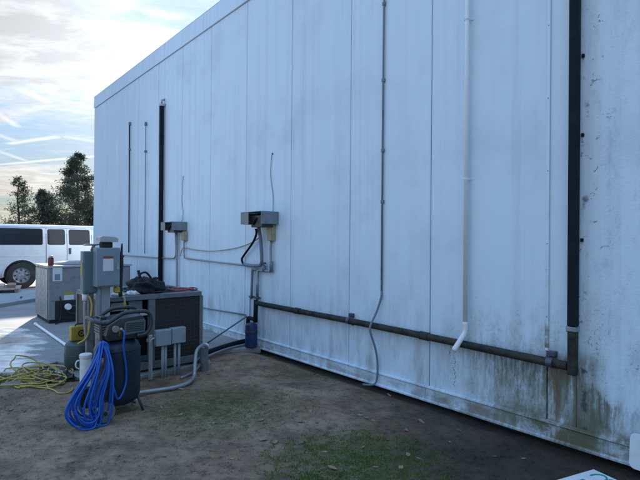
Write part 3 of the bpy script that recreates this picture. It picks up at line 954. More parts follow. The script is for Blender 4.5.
t, org = wall_tube('riser_pipe', 'left one of two upright grey pipes between valve and drain', 'pipe',
          [(6.06, 0.04, 1.17), (6.18, 0.04, 1.165), (6.215, 0.04, 1.13), (6.23, 0.04, 0.72)], 0.02, 'conduit_blue', 2, 8, 'upright pipes above the drain')
t, org = wall_tube('riser_pipe', 'right one of two upright grey pipes, ending in the black drain', 'pipe',
          [(6.065, 0.04, 1.165), (6.07, 0.04, 0.72)], 0.022, 'conduit', 0, 8, 'upright pipes above the drain')
org = (6.05, 0.0, 0.72)
t = wall_thing('pipe_rail', 'short strut rail clamping the two upright grey pipes', 'bracket', *org)
mb = WB(); mb.box(6.02, 6.35, 0.001, 0.018, 0.735, 0.765, 0.003); mb.build('rail', 'galv', t, org=org)
for s0 in (6.07, 6.23):
    mb = WB(); mb.box(s0 - 0.035, s0 + 0.035, 0.0185, 0.068, 0.738, 0.762, 0.004); mb.build('clamp', 'clamp', t, org=org)
wall_tube('thin_riser', 'thin pale conduit down the wall beside the blue canister', 'conduit',
          [(6.315, 0.015, 0.72), (6.312, 0.015, 0.40), (6.305, 0.015, 0.16)], 0.009, 'conduit', 0, 6)
wall_tube('low_conduit', 'thin conduit low on the wall between condenser and canister', 'conduit',
          [(8.9, 0.02, 0.37), (7.6, 0.02, 0.41), (6.42, 0.02, 0.45)], 0.011, 'conduit_blue', 0, 6)
# diagonal brace pipe
t = thing('slanted_pipe', 'thin grey pipe leaning from the slab up against the wall', 'pipe', WP(6.65, 0.55, PAVE_Z), WROT)
mb = MB(); mb.tube([(0, 0, 0.012), (-0.27, -0.525, 0.40)], 0.013, 8); mb.build('pipe', 'conduit_blue', t, True)

# black hoses along the slab from canister to condenser
t = thing('floor_hose', 'black insulated hose lying along the slab edge from canister to condenser', 'hose', WP(6.2, 0.15, PAVE_Z), WROT)
mb = MB(); mb.tube([(0.08, -0.05, 0.045), (0.05, 0.15, 0.040), (-0.10, 0.5, 0.040), (-0.24, 0.78, 0.042), (-0.35, 0.95, 0.05), (-0.50, 1.2, 0.07)], 0.034, 10, 5); mb.build('hose', 'insul', t, True)
t = thing('floor_conduit', 'grey flexible conduit curving over the slab edge towards the wall', 'conduit', WP(6.15, 0.3, PAVE_Z), WROT)
mb = MB(); mb.tube([(0.0, -0.20, 0.022), (-0.02, 0.1, 0.018), (-0.2, 0.5, 0.018), (-0.42, 0.78, 0.022), (-0.62, 0.90, 0.05), (-0.72, 1.0, 0.02), (-0.80, 1.12, -0.015), (-0.88, 1.3, -0.03)], 0.017, 8, 5); mb.build('conduit', 'conduit', t, True)


# ------------------------------------------------------------------ condenser unit (black coils)
CS0, CS1, CO0, CO1, CH = 5.64, 6.86, 1.14, 2.34, 0.95
cu = wall_thing('condenser_unit', 'low square condenser with dark coil bay and tools heaped on top', 'condenser', CS0, CO0, PAVE_Z)
ox, oy, oz = CS1 - CS0, CO1 - CO0, CH - PAVE_Z
def cpart(name, mat, *boxes, bev=0.004, parent=None):
    mb = MB()
    for b_ in boxes: mb.box(*b_, bev)
    return mb.build(name, mat, parent or cu)
P_ = 0.045
for (a, b_) in ((0, 0), (0, oy - P_), (ox - P_, 0), (ox - P_, oy - P_)):
    cpart('corner_post', 'steel', (a, a + P_, b_, b_ + P_, 0.0, oz - 0.05))
for z0, z1 in ((0.03, 0.12),):
    for x_ in (0.006, ox - P_ + 0.006):
        cpart('bottom_rail', 'steel', (x_, x_ + 0.03, P_ + .001, oy - P_ - .001, z0, z1))
    for y_ in (0.006, oy - P_ + 0.006):
        cpart('bottom_rail', 'steel', (P_ + .001, ox - P_ - .001, y_, y_ + 0.03, z0, z1))
cpart('centre_post', 'steel', (0.002, 0.05, 0.62, 0.70, 0.121, oz - 0.051))
cpart('middle_rail', 'steel_light', (0.0, 0.03, 0.702, oy - P_ - .002, oz - 0.24, oz - 0.20))
# top deck with round fan opening: a ring of quads between circle and rectangle
mb = MB()
cx, cy, fr = ox * 0.5, oy * 0.40, 0.36
K = 40
ring_in, ring_out = [], []
for k in range(K):
    a = 2 * PI * k / K
    c_, s_ = math.cos(a), math.sin(a)
    tx = ((ox + 0.012 - cx) / c_ if c_ > 0 else (-0.012 - cx) / c_) if abs(c_) > 1e-6 else 1e9
    ty = ((oy + 0.012 - cy) / s_ if s_ > 0 else (-0.012 - cy) / s_) if abs(s_) > 1e-6 else 1e9
    tt = min(tx, ty)
    ring_in.append((cx + fr * c_, cy + fr * s_))
    ring_out.append((cx + tt * c_, cy + tt * s_))
def ringverts(r_, z): return [mb.bm.verts.new((x, y, z)) for x, y in r_]
corner_fix = []
oi, oo = ringverts(ring_in, oz), ringverts(ring_out, oz)
li, lo = ringverts(ring_in, oz - 0.05), ringverts(ring_out, oz - 0.05)
for k in range(K):
    j = (k + 1) % K
    for q in ((oi[k], oi[j], oo[j], oo[k]), (li[k], li[j], lo[j], lo[k]), (oi[k], oi[j], li[j], li[k]), (oo[k], oo[j], lo[j], lo[k])):
        mb.bm.faces.new(q)
deck = mb.build('top_deck', 'steel', cu)
mb = MB(); mb.lathe([(0.345, oz - 0.45), (0.345, oz - 0.052), (0.355, oz + 0.018), (0.37, oz + 0.018), (0.37, oz + 0.002)], (cx, cy, 0), 32, cap=False); fs = mb.build('fan_shroud', 'dark', cu, True)
mb = MB()
for rr_ in (0.08, 0.14, 0.2, 0.26, 0.32): mb.tube([(cx + rr_ * math.cos(2 * PI * k / 28), cy + rr_ * math.sin(2 * PI * k / 28), oz + 0.012) for k in range(29)], 0.004, 4, cap=False)
for k in range(8): mb.tube([(cx + 0.04 * math.cos(PI * k / 4), cy + 0.04 * math.sin(PI * k / 4), oz + 0.016), (cx + 0.35 * math.cos(PI * k / 4), cy + 0.35 * math.sin(PI * k / 4), oz + 0.016)], 0.004, 4)
mb.build('fan_guard', 'black_paint', cu, kind='stuff')
# coils
cpart('coil', 'coil', (0.02, 0.05, P_ + .003, 0.617, 0.125, oz - 0.06))
cpart('coil', 'coil', (P_ + .003, ox - P_ - .003, 0.016, 0.04, 0.125, oz - 0.06))
cpart('coil', 'coil', (P_ + .003, ox - P_ - .003, oy - 0.04, oy - 0.016, 0.125, oz - 0.06))
cpart('back_panel', 'steel', (ox - 0.03, ox - 0.01, P_ + .003, oy - P_ - .003, 0.125, oz - 0.06))
mb = MB()
for k in range(1, 13): mb.tube([(0.012, P_ + 0.57 * k / 13, 0.125), (0.012, P_ + 0.57 * k / 13, oz - 0.06)], 0.0028, 4)
for k in range(1, 16): mb.tube([(0.008, P_, 0.125 + (oz - 0.185) * k / 16), (0.008, 0.617, 0.125 + (oz - 0.185) * k / 16)], 0.0028, 4)
mb.build('coil_guard', 'black_paint', cu, kind='stuff')
cpart('divider', 'dark', (0.35, 0.36, P_ + .003, oy - P_ - .05, 0.125, oz - 0.07))
cpart('base_pan', 'steel', (0.05, ox - 0.05, 0.05, oy - 0.05, 0.04, 0.06))
# compressor and pipes in the open bay
mb = MB(); mb.lathe([(0.10, 0.062), (0.115, 0.09), (0.115, 0.36), (0.09, 0.43), (0.03, 0.45)], (0.20, 0.93, 0), 18); mb.build('pump', 'black_paint', cu, 'auto')
mb = MB(); mb.tube([(0.20, 0.93, 0.44), (0.20, 0.93, 0.6), (0.15, 0.86, 0.66), (0.12, 0.78, 0.66)], 0.014, 8, 4)
mb.build('copper_pipe', 'brass', cu, True)
cpart('control_box', 'box_grey', (0.10, 0.24, 0.74, 0.90, oz - 0.19, oz - 0.07))
cpart('control_box', 'steel_light', (0.12, 0.26, 0.94, 1.10, oz - 0.18, oz - 0.08))

# clutter on the condenser
def lump(name, mat, c, size, seed, lab, cat, rz=0.0, sub=3, amp=0.35, parent=None, freq=2.2):
    bm = bmesh.new()
    bmesh.ops.create_icosphere(bm, subdivisions=sub, radius=1)
    off = Vector((seed * 3.1, seed * 1.7, seed))
    for v in bm.verts:
        d = v.co.normalized()
        k = 1 + amp * noise.noise(d * freq + off) + amp * 0.5 * noise.noise(d * freq * 2.6 + off) - 0.25 * amp * abs(noise.noise(d * freq * 5 + off))
        p = d * k
        if p.z < -0.55: p.z = -0.55
        v.co = Vector((p.x * size[0], p.y * size[1], (p.z + 0.55) / 1.55 * size[2]))
    me = bpy.data.meshes.new(name)
    bm.to_mesh(me); bm.free()
    for p in me.polygons: p.use_smooth = True
    me.materials.append(M[mat])
    o = bpy.data.objects.new(name, me)
    COL.objects.link(o)
    o.location = c
    o.rotation_euler = (0, 0, rz)
    if parent: o.parent = parent
    if lab: tag(o, lab, cat)
    return o

top = CH + 0.001
tb = thing('tool_bag', 'slumped black tool bag on top of the condenser', 'bag', WP(5.90, 1.78, top), WROT)
lump('bag_body', 'bag', (0, 0, 0), (0.16, 0.20, 0.20), 3, None, None, 0.3, 4, 0.55, tb)
mb = MB(); mb.tube([(-0.02, 0.09, 0.12), (0.0, 0.08, 0.22), (0.02, 0.0, 0.25), (0.02, -0.06, 0.19), (0.01, -0.09, 0.12)], 0.013, 8, 4); mb.build('handle', 'bag', tb, True)
mb = MB(); mb.tube([(0.05, 0.05, 0.16), (0.06, 0.075, 0.275)], 0.018, 8); mb.build('flap', 'bag', tb, True)
mb = MB(); mb.obox((-0.06, -0.14, 0.075), (0.10, 0.14, 0.13), (0.2, 0.3, 0.5), 0.03, 2); mb.build('pouch', 'bag', tb, True)
t = thing('red_hose', 'bundle of dark red hose lying beside the black tool bag', 'hose', WP(5.86, 1.50, top), WROT)
mb = MB()
pth = [(0.1 * math.cos(k * 0.9) + 0.02 * math.sin(k * 2.3), -0.13 + 0.13 * math.sin(k * 0.9) - 0.006 * k, 0.012 + 0.006 * (k % 3)) for k in range(22)]
mb.tube(pth, 0.009, 6, 4); mb.build('hose', 'red', t, True)
t = thing('black_cable', 'black cable coil spilling from the tool bag', 'cable', WP(5.78, 1.56, top), WROT)
mb = MB()
mb.tube([(0.07 * math.cos(k * 0.8 + 1), 0.02 + 0.15 * math.sin(k * 0.8), 0.012 + 0.004 * (k % 4)) for k in range(18)], 0.008, 6, 4); mb.build('cable', 'black_rubber', t, True)
for q, (s_, o_, sz, lab) in enumerate(((5.74, 2.0, 0.05, 'crumpled white rag at the front edge of the condenser top'), (5.76, 2.16, 0.045, 'small pale rag near the near corner of the condenser top'))):
    lump('rag', 'white_plastic', WP(s_, o_, top), (sz, sz * 1.5, 0.05), 11 + q, lab, 'rag', WROT, 3, 0.5)
t = thing('yellow_handle_tool', 'yellow handled tool hooked over the condenser front edge', 'tool', WP(5.60, 2.14, 0.70), WROT)
mb = MB(); mb.tube([(-0.015, -0.03, 0.0), (-0.012, -0.012, 0.10), (-0.01, 0.0, 0.19)], [0.014, 0.018, 0.016], 10, 3); mb.build('handle', 'case_yellow', t, True)
mb = MB(); mb.tube([(-0.01, 0.0, 0.18), (-0.005, 0.0, 0.24), (0.04, 0.03, 0.262), (0.10, 0.05, 0.264)], 0.011, 8, 3); mb.build('hook', 'tan', t, True)

# ------------------------------------------------------------------ enclosure stand (between compressor and condenser)
BS = 5.45
t = wall_thing('power_stand', 'stand carrying two grey-green electrical enclosures above the compressor', 'electrical stand', BS, 2.4, 0.0)
def bpart(name, mat, *boxes, bev=0.006, parent=None):
    mb = MB()
    for b_ in boxes: mb.box(*b_, bev, 2)
    return mb.build(name, mat, parent or t)
# local x = along wall (away from camera), y = outward (image left)
zb_ = gz(*WP(BS, 2.4).xy)
bpart('post', 'steel_light', (0.03, 0.07, -0.07, 0.07, zb_ - 0.05, 1.13), bev=0.003)
bpart('post', 'steel', (0.06, 0.10, 0.09, 0.14, zb_ - 0.05, 1.05), bev=0.003)
bpart('cross_rail', 'galv', (0.072, 0.09, -0.10, 0.12, 1.20, 1.24), bev=0.002)
eb = bpart('switch_box', 'box_grey', (-0.12, 0.028, -0.125, 0.115, 1.10, 1.515), bev=0.012)
bpart('door', 'box_grey', (-0.132, -0.121, -0.115, 0.105, 1.115, 1.50), parent=eb, bev=0.004)
bpart('warning_label', 'paper', (-0.1336, -0.1325, -0.05, 0.055, 1.27, 1.40), parent=eb, bev=0)
bpart('warning_stripe', 'label_red', (-0.1336, -0.1325, -0.05, 0.055, 1.402, 1.425), parent=eb, bev=0)
bpart('latch', 'galv', (-0.140, -0.1325, -0.108, -0.085, 1.28, 1.34), parent=eb, bev=0.002)
gb = bpart('junction_box', 'box_teal', (0.035, 0.16, 0.055, 0.205, 1.02, 1.475), bev=0.012)
bpart('door', 'box_teal', (0.024, 0.0345, 0.065, 0.195, 1.035, 1.46), parent=gb, bev=0.004)
bpart('side_label', 'label_yellow', (0.06, 0.12, 0.2055, 0.209, 1.22, 1.36), parent=gb, bev=0)
# strobe/cap on the tall box
mb = MB(); mb.box(-0.09, 0.01, -0.055, 0.055, 1.516, 1.575, 0.006); mb.build('cap_neck', 'dark', t)
mb = MB(); mb.prism([(-0.10, 1.576), (0.085, 1.576), (0.085, 1.625), (0.055, 1.64), (-0.07, 1.632), (-0.10, 1.615)], -0.13, 0.03, 'x', 0.006)
mb.build('cap', 'steel_light', t)
mb = MB(); mb.obox((0.06, 0.12, 1.545), (0.12, 0.14, 0.012), (0, 0.08, 0), 0.003); mb.obox((0.08, 0.10, 1.51), (0.02, 0.03, 0.07), (0.4, 0, 0), 0.003); mb.build('top_bracket', 'galv', t)
mb = MB(); mb.tube([(0.08, 0.175, 1.03), (0.08, 0.175, 0.95)], 0.028, 10); mb.build('gland', 'white_pvc', t, True)
mb = MB(); mb.tube([(0.08, 0.175, 0.96), (0.08, 0.17, 0.7), (0.08, 0.15, 0.45), (0.08, 0.145, zb_)], 0.016, 8, 4); mb.build('conduit', 'conduit', t, True)
mb = MB(); mb.tube([(-0.045, 0.06, 1.10), (-0.045, 0.06, 0.8), (-0.03, 0.05, zb_)], 0.020, 8, 2); mb.build('conduit', 'conduit_blue', t, True)
mb = MB(); mb.tube([(-0.03, -0.16, 0.98), (-0.03, -0.155, 1.15), (-0.02, -0.17, 1.35), (-0.02, -0.168, 1.44), (-0.02, -0.175, 1.56)], [0.022, 0.026, 0.022, 0.016, 0.008], 8, 3); mb.build('black_lead', 'black_rubber', t, True)
mb = MB(); mb.obox((-0.03, -0.18, 1.42), (0.03, 0.03, 0.03), bev=0.006); mb.build('red_plug', 'red', t)
mb = MB(); mb.lathe([(0.02, 0), (0.036, 0.01), (0.036, 0.06), (0.02, 0.08)], (-0.03, -0.12, 1.02), 12); mb.build('yellow_plug', 'case_yellow', t, 'auto')
# tan cord drooping from the enclosure
t2 = thing('tan_cord', 'tan cord hanging from the enclosures down to the yellow case', 'cord', WP(5.5, 2.56, 0.5), WROT)
mb = MB(); mb.tube([(0.0, -0.02, 0.50), (-0.03, -0.04, 0.40), (-0.04, -0.02, 0.22), (-0.01, 0.0, 0.06), (0.10, 0.06, -0.02)], 0.011, 8, 5); mb.build('cord', 'hose_yellow', t2, True)

# grey twin junction boxes on legs before the condenser
t = wall_thing('twin_junction_box', 'two pale grey junction boxes side by side on short legs before the condenser', 'junction box', 5.45, 1.66, 0.0)
zb_ = gz(*WP(5.45, 1.66).xy)
for y0_, y1_, dz_ in ((-0.178, -0.002, 0.008), (0.0, 0.180, 0.0)):
    mb = MB(); mb.box(-0.05, 0.03, y0_, y1_, 0.375 + dz_, 0.56 + dz_, 0.008, 2); e_ = mb.build('box', 'pvc_grey', t)
    mb = MB(); mb.box(-0.058, -0.0505, y0_ + 0.005, y1_ - 0.005, 0.38 + dz_, 0.555 + dz_, 0.003); mb.build('lid', 'pvc_grey', e_)
for y_, m_ in ((0.09, 'pvc_grey'), (0.055, 'pvc_grey'), (-0.06, 'pvc_grey'), (-0.11, 'pvc_grey')):
    mb = MB(); mb.tube([(-0.01, y_, 0.376), (-0.01, y_, zb_ - 0.02)], 0.017, 10); mb.build('conduit', m_, t, True)
mb = MB(); mb.box(0.035, 0.06, 0.19, 0.23, zb_ - 0.05, 0.50, 0.003); mb.build('post', 'steel_light', t)
mb = MB(); mb.box(0.0601, 0.075, -0.18, 0.25, 0.42, 0.46, 0.003); mb.build('rail', 'galv', t)
mb = MB(); mb.tube([(-0.02, 0.19, 0.47), (-0.02, 0.225, 0.46), (-0.02, 0.24, 0.40), (-0.02, 0.24, 0.1), (-0.02, 0.24, zb_)], 0.013, 8, 3); mb.build('side_conduit', 'conduit', t, True)

# grey stub post with flexible conduits
t = wall_thing('stub_post', 'short grey capped post by the condenser corner', 'post', 5.44, 1.22, 0.0)
zb_ = gz(*WP(5.44, 1.22).xy)
mb = MB(); mb.tube([(0, 0, zb_ - 0.05), (0, 0, 0.285)], 0.05, 14); mb.build('post', 'steel', t, 'auto')
mb = MB(); mb.lathe([(0.054, 0.286), (0.054, 0.31), (0.035, 0.325), (0.01, 0.33)], (0, 0, 0), 14); mb.build('cap', 'white_pvc', t, 'auto')
t = thing('flexible_conduit', 'grey flexible conduit looping from the stub post to the compressor', 'conduit', WP(5.4, 1.25, 0.3), WROT)
pts_ = [WP(5.38, 1.22, 0.30), WP(5.33, 1.30, 0.335), WP(5.28, 1.40, 0.29), WP(5.20, 1.46, 0.16), WP(5.10, 1.52, 0.05), WP(4.98, 1.65, 0.025), WP(4.93, 1.82, 0.02), WP(4.95, 2.0, 0.02), WP(5.0, 2.25, 0.02)]
inv = Matrix.Rotation(-WROT, 4, 'Z') @ Matrix.Translation(-t.location)
mb = MB(); mb.tube([inv @ p for p in pts_], 0.021, 10, 6); mb.build('conduit', 'conduit', t, True)
mb = MB()
pts_ = [WP(5.60, 1.10, 0.16), WP(5.50, 1.30, 0.11), WP(5.30, 1.42, 0.05), WP(5.12, 1.52, 0.025), WP(5.0, 1.66, 0.02)]
mb.tube([inv @ p for p in pts_], 0.017, 8, 5); mb.build('second_conduit', 'conduit_blue', t, True)

# ------------------------------------------------------------------ large grey unit by the van
AS0, AS1, AO0, AO1, AH = 9.98, 11.15, 0.55, 2.06, 1.10
t = wall_thing('air_conditioner', 'tall grey rooftop style unit standing on the slab before the van', 'air conditioner', AS0, AO0, PAVE_Z)
lx, ly, lz = AS1 - AS0, AO1 - AO0, AH - PAVE_Z
def apart(name, mat, *b_, bev=0.006, parent=None, seg=2):
    mb = MB(); mb.box(*b_, bev, seg); return mb.build(name, mat, parent or t)
apart('base_rail', 'dark', 0.03, lx - 0.03, 0.03, ly - 0.03, 0.0, 0.06)
apart('cabinet', 'cabinet', 0.012, lx - 0.012, 0.012, ly - 0.012, 0.061, lz - 0.03, bev=0.02)
fp = apart('front_panel', 'cabinet', 0.0, 0.011, 0.03, ly - 0.03, 0.42, lz - 0.05)
apart('lower_panel', 'cabinet', 0.0, 0.011, 0.03, ly - 0.66, 0.07, 0.41)
apart('lower_panel', 'cabinet', 0.0, 0.011, ly - 0.12, ly - 0.03, 0.07, 0.41)
apart('recess', 'dark', 0.006, 0.0115, ly - 0.655, ly - 0.125, 0.07, 0.41)
for k in range(9):
    y_ = ly - 0.001
    apart('side_rib', 'galv', 0.05 + k * 0.122, 0.05 + k * 0.122 + 0.085, ly - 0.011, ly + 0.008, 0.08, lz - 0.06, bev=0.006)
apart('top_lid', 'steel_light', -0.012, lx + 0.012, -0.012, ly + 0.012, lz - 0.029, lz + 0.006)
mb = MB(); mb.lathe([(0.46, 0.0), (0.46, 0.02), (0.40, 0.045), (0.25, 0.06), (0.05, 0.065)], (lx / 2, ly / 2 + 0.1, lz + 0.007), 32); mb.build('fan_dome', 'cabinet', t, 'auto')
apart('spec_label', 'paper', -0.002, -0.0005, ly - 0.235, ly - 0.075, lz - 0.28, lz - 0.03, bev=0, parent=fp)
apart('label_picture', 'box_grey', -0.0035, -0.0022, ly - 0.20, ly - 0.11, lz - 0.26, lz - 0.15, bev=0, parent=fp)
apart('warning_label', 'label_yellow', -0.002, -0.0005, ly - 0.44, ly - 0.26, 0.52, 0.57, bev=0, parent=fp)
apart('notice_label', 'paper', -0.002, -0.0005, ly - 0.44, ly - 0.27, 0.425, 0.515, bev=0, parent=fp)
mb = MB(); mb.lathe([(0.05, -0.05), (0.06, -0.02), (0.06, 0.02), (0.045, 0.05)], (-0.05, ly - 0.33, 0.30), 16, 'x'); mb.build('meter', 'white_pvc', t, 'auto')
mb = MB(); mb.tube([(-0.04, ly - 0.33, 0.25), (-0.05, ly - 0.36, 0.18), (-0.04, ly - 0.6, 0.14), (0.0, ly - 0.75, 0.14)], 0.022, 8, 3); mb.build('drain_stub', 'black_plastic', t, True)
mb = MB(); mb.tube([(-0.02, ly - 0.2, 0.50), (-0.02, ly - 0.22, 0.3), (-0.03, ly - 0.2, 0.06), (-0.15, ly - 0.1, 0.012)], 0.012, 8, 3); mb.build('flex_lead', 'black_rubber', t, True)
mb = MB(); mb.tube([(-0.05, ly - 0.36, 0.30), (-0.12, ly - 0.55, 0.34), (-0.2, ly - 0.8, 0.40)], 0.008, 6, 4); mb.build('red_lead', 'red', t, True)
for yy_ in (0.06, 0.5, 0.95, ly - 0.06):
    for zz_ in (0.45, lz - 0.08):
        mb = MB(); mb.lathe([(0.008, 0.0), (0.007, -0.004), (0.003, -0.005)], (-0.0005, yy_, zz_), 8, 'x'); mb.build('screw', 'galv', fp)
apart('panel_joint', 'dark', -0.0012, -0.0004, 0.62, 0.626, 0.425, lz - 0.055, bev=0, parent=fp)
# red can on the lid
t = wall_thing('red_can', 'dark red can with a silver cap on the grey unit', 'can', AS0 + 0.14, AO1 - 0.01 - 0.06, AH + 0.006)
mb = MB(); mb.lathe([(0.046, 0.0), (0.05, 0.008), (0.05, 0.13), (0.042, 0.15)], (0, 0, 0), 18); mb.build('body', 'red_can', t, 'auto')
mb = MB(); mb.lathe([(0.036, 0.151), (0.038, 0.156), (0.034, 0.185), (0.02, 0.19)], (0, 0, 0), 16); mb.build('cap', 'galv', t, 'auto')

# ------------------------------------------------------------------ air compressor
CP = Vector((-1.905, 4.54, 0))
czb = gz(CP.x, CP.y)
t = thing('air_compressor', 'dark upright air compressor on wheels with black top handle', 'air compressor', (CP.x, CP.y, czb), WROT)
mb = MB(); mb.lathe([(0.06, 0.075), (0.14, 0.085), (0.185, 0.115), (0.203, 0.16), (0.205, 0.20), (0.205, 0.56), (0.203, 0.60), (0.185, 0.645), (0.14, 0.675), (0.06, 0.685)], (0, 0, 0), 36); mb.build('tank', 'tank_dark', t, 'auto')
mb = MB(); mb.lathe([(0.2055, 0.585), (0.2085, 0.588), (0.2085, 0.596), (0.2055, 0.599)], (0, 0, 0), 36, cap=False); mb.build('weld_seam', 'tank_dark', t, True)
for s_ in (-1, 1):
    mb = MB(); mb.tube([(s_ * 0.11, -0.15, 0.15), (s_ * 0.13, -0.17, 0.08), (s_ * 0.155, -0.19, 0.004)], 0.012, 8); mb.tube([(s_ * 0.155, -0.19, 0.008), (s_ * 0.10, -0.205, 0.008)], 0.01, 6); mb.build('leg', 'black_paint', t, True)
mb = MB(); mb.tube([(-0.27, 0.195, 0.10), (0.27, 0.195, 0.10)], 0.012, 8); mb.box(-0.12, 0.12, 0.13, 0.20, 0.085, 0.125, 0.004); mb.build('axle', 'black_paint', t)
for s_ in (-1, 1):
    prof = [(0.02, -0.03), (0.072, -0.03), (0.088, -0.026), (0.1, -0.012), (0.1, 0.012), (0.088, 0.026), (0.072, 0.03), (0.02, 0.03)]
    mb = MB(); mb.lathe(prof, (s_ * 0.265, 0.195, 0.10), 28, 'x'); wh = mb.build('wheel', 'black_rubber', t, 'auto')
    mb = MB(); mb.lathe([(0.006, s_ * 0.044), (0.022, s_ * 0.043), (0.028, s_ * 0.036), (0.05, s_ * 0.033), (0.084, s_ * 0.036), (0.090, s_ * 0.026)], (s_ * 0.265, 0.195, 0.10), 28, 'x', cap=False); mb.build('hub_cap', 'steel', wh, 'auto')
    mb = MB(); mb.lathe([(0.016, s_ * 0.036), (0.016, s_ * 0.05), (0.010, s_ * 0.053)], (s_ * 0.265, 0.195, 0.10), 12, 'x'); mb.build('axle_nut', 'dark', wh, 'auto')
# pump shroud and panel
mb = MB(); mb.prism([(-0.19, 0.69), (0.12, 0.69), (0.15, 0.74), (0.13, 0.83), (0.03, 0.89), (-0.17, 0.905), (-0.21, 0.86), (-0.215, 0.74)], -0.15, 0.15, 'x', 0.022); pn = mb.build('pump_cover', 'black_plastic', t, 'auto')
mb = MB(); mb.prism([(-0.20, 0.745), (-0.02, 0.735), (-0.005, 0.75), (-0.01, 0.845), (-0.03, 0.857), (-0.19, 0.867), (-0.205, 0.85)], -0.163, -0.151, 'x', 0.004); pf = mb.build('control_panel', 'grille', t)
for k in range(5):
    mb = MB(); mb.box(-0.168, -0.1635, -0.185, -0.025, 0.765 + k * 0.017, 0.773 + k * 0.017, 0.001); mb.build('vent_slat', 'black_plastic', pf)
mb = MB(); mb.lathe([(0.03, 0.0), (0.033, -0.012), (0.03, -0.02)], (-0.151, 0.07, 0.80), 16, 'x'); gg = mb.build('gauge', 'galv', t, 'auto')
mb = MB(); mb.tube([(-0.14, 0.03, 0.72), (-0.19, 0.035, 0.80), (-0.215, 0.03, 0.795)], 0.012, 8, 3); mb.build('outlet', 'brass', t, True)
# cylinder block behind the shroud
for k in range(6):
    mb = MB(); mb.box(-0.07, 0.13, 0.10, 0.175, 0.74 + k * 0.024, 0.752 + k * 0.024, 0.003); mb.build('cooling_fin', 'steel', t)
mb = MB(); mb.box(-0.04, 0.10, 0.11, 0.165, 0.69, 0.905, 0.006); mb.build('cylinder', 'black_paint', t)
# handle: near tube, far tube, joined over the wheels
near = [(-0.17, -0.12, 0.72), (-0.172, -0.20, 0.73), (-0.175, -0.245, 0.79), (-0.175, -0.25, 0.88), (-0.175, -0.21, 0.935), (-0.175, -0.12, 0.945), (-0.175, 0.0, 0.94), (-0.175, 0.07, 0.905), (-0.175, 0.14, 0.865), (-0.175, 0.20, 0.87), (-0.12, 0.245, 0.885), (0.0, 0.255, 0.895)]
mb = MB(); mb.tube(near, 0.0185, 10, 5); mb.build('handle', 'black_paint', t, True)
mb = MB(); mb.tube([(-x, y, z) for x, y, z in near], 0.0185, 10, 5); mb.build('handle', 'black_paint', t, True)
# upright pole by the handle with couplings
mb = MB(); mb.tube([(-0.17, 0.205, 0.89), (-0.185, 0.20, 0.70), (-0.19, 0.195, 0.55)], 0.013, 8, 2); mb.build('hose_hanger', 'black_paint', t, True)
mb = MB(); mb.tube([(-0.19, 0.20, 0.70), (-0.25, 0.205, 0.685), (-0.275, 0.205, 0.71)], 0.008, 6, 3); mb.build('hanger_hook', 'black_paint', t, True)
mb = MB(); mb.tube([(-0.19, 0.195, 0.56), (-0.192, 0.19, 0.48)], 0.016, 8); mb.build('coupling', 'brass', t, True)

# blue air hose: feeds from the outlet, hangs in loops over the hook, rests on the soil
inv = Matrix.Rotation(-WROT, 4, 'Z') @ Matrix.Translation(-Vector((CP.x, CP.y, czb)))
hr = random.Random(21)
t = thing('air_hose', 'bright blue air hose hanging in loops from the compressor handle to the ground', 'hose', (CP.x, CP.y, czb), WROT)
path = [(-0.215, 0.03, 0.795), (-0.25, 0.02, 0.77), (-0.245, 0.025, 0.64), (-0.235, -0.005, 0.42), (-0.235, 0.005, 0.28), (-0.26, 0.07, 0.19), (-0.29, 0.12, 0.30)]
hx, hy, hz = -0.255, 0.205, 0.70
NL = 16
for i in range(NL):
    zb = 0.017 + max(0, hr.uniform(-0.1, 0.22))
    if i % 3 == 0: zb = 0.016
    shift = hr.uniform(-0.06, 0.09)
    wl_ = hr.uniform(0.10, 0.20) * (0.75 if zb > 0.1 else 1.0)
    wr = hr.uniform(0.02, 0.085)
    o_ = -0.030 * (i % 4) + hr.uniform(-0.012, 0.012)
    dpn = hr.uniform(-0.06, 0.01)
    top_ = (hx + 0.02 * (i % 3) - 0.015, hy + hr.uniform(-0.022, 0.022), hz + 0.006 * (i % 4))
    base_y = hy + 0.055 + shift
    mid = zb + (hz - zb) * 0.28
    # y is outward = picture left, x negative = towards the camera
    path += [top_,
             (hx + o_, hy + 0.04 + 0.3 * wl_ + shift * 0.3, hz - 0.20),
             (hx + o_ - 0.01, base_y + wl_, mid),
             (hx + o_ + dpn, base_y + wl_ * 0.62, zb + 0.035),
             (hx + o_ + dpn, base_y, zb),
             (hx + o_ + dpn, base_y - wr * 0.7, zb + 0.045),
             (hx + o_ - 0.005, base_y - wr, mid + 0.02),
             (hx + o_, hy - 0.02 - 0.3 * wr + shift * 0.3, hz - 0.20)]
path += [(hx, hy, hz), (hx - 0.01, hy + 0.03, hz - 0.2), (hx - 0.05, hy + 0.08, 0.3), (hx - 0.06, hy + 0.06, 0.17)]
mb = MB(); mb.tube(path, 0.0085, 7, 6); mb.build('hose', 'hose_blue', t, True)
mb = MB(); mb.tube([path[-1], (hx - 0.062, hy + 0.055, 0.10)], 0.012, 8); mb.build('end_fitting', 'brass', t, True)

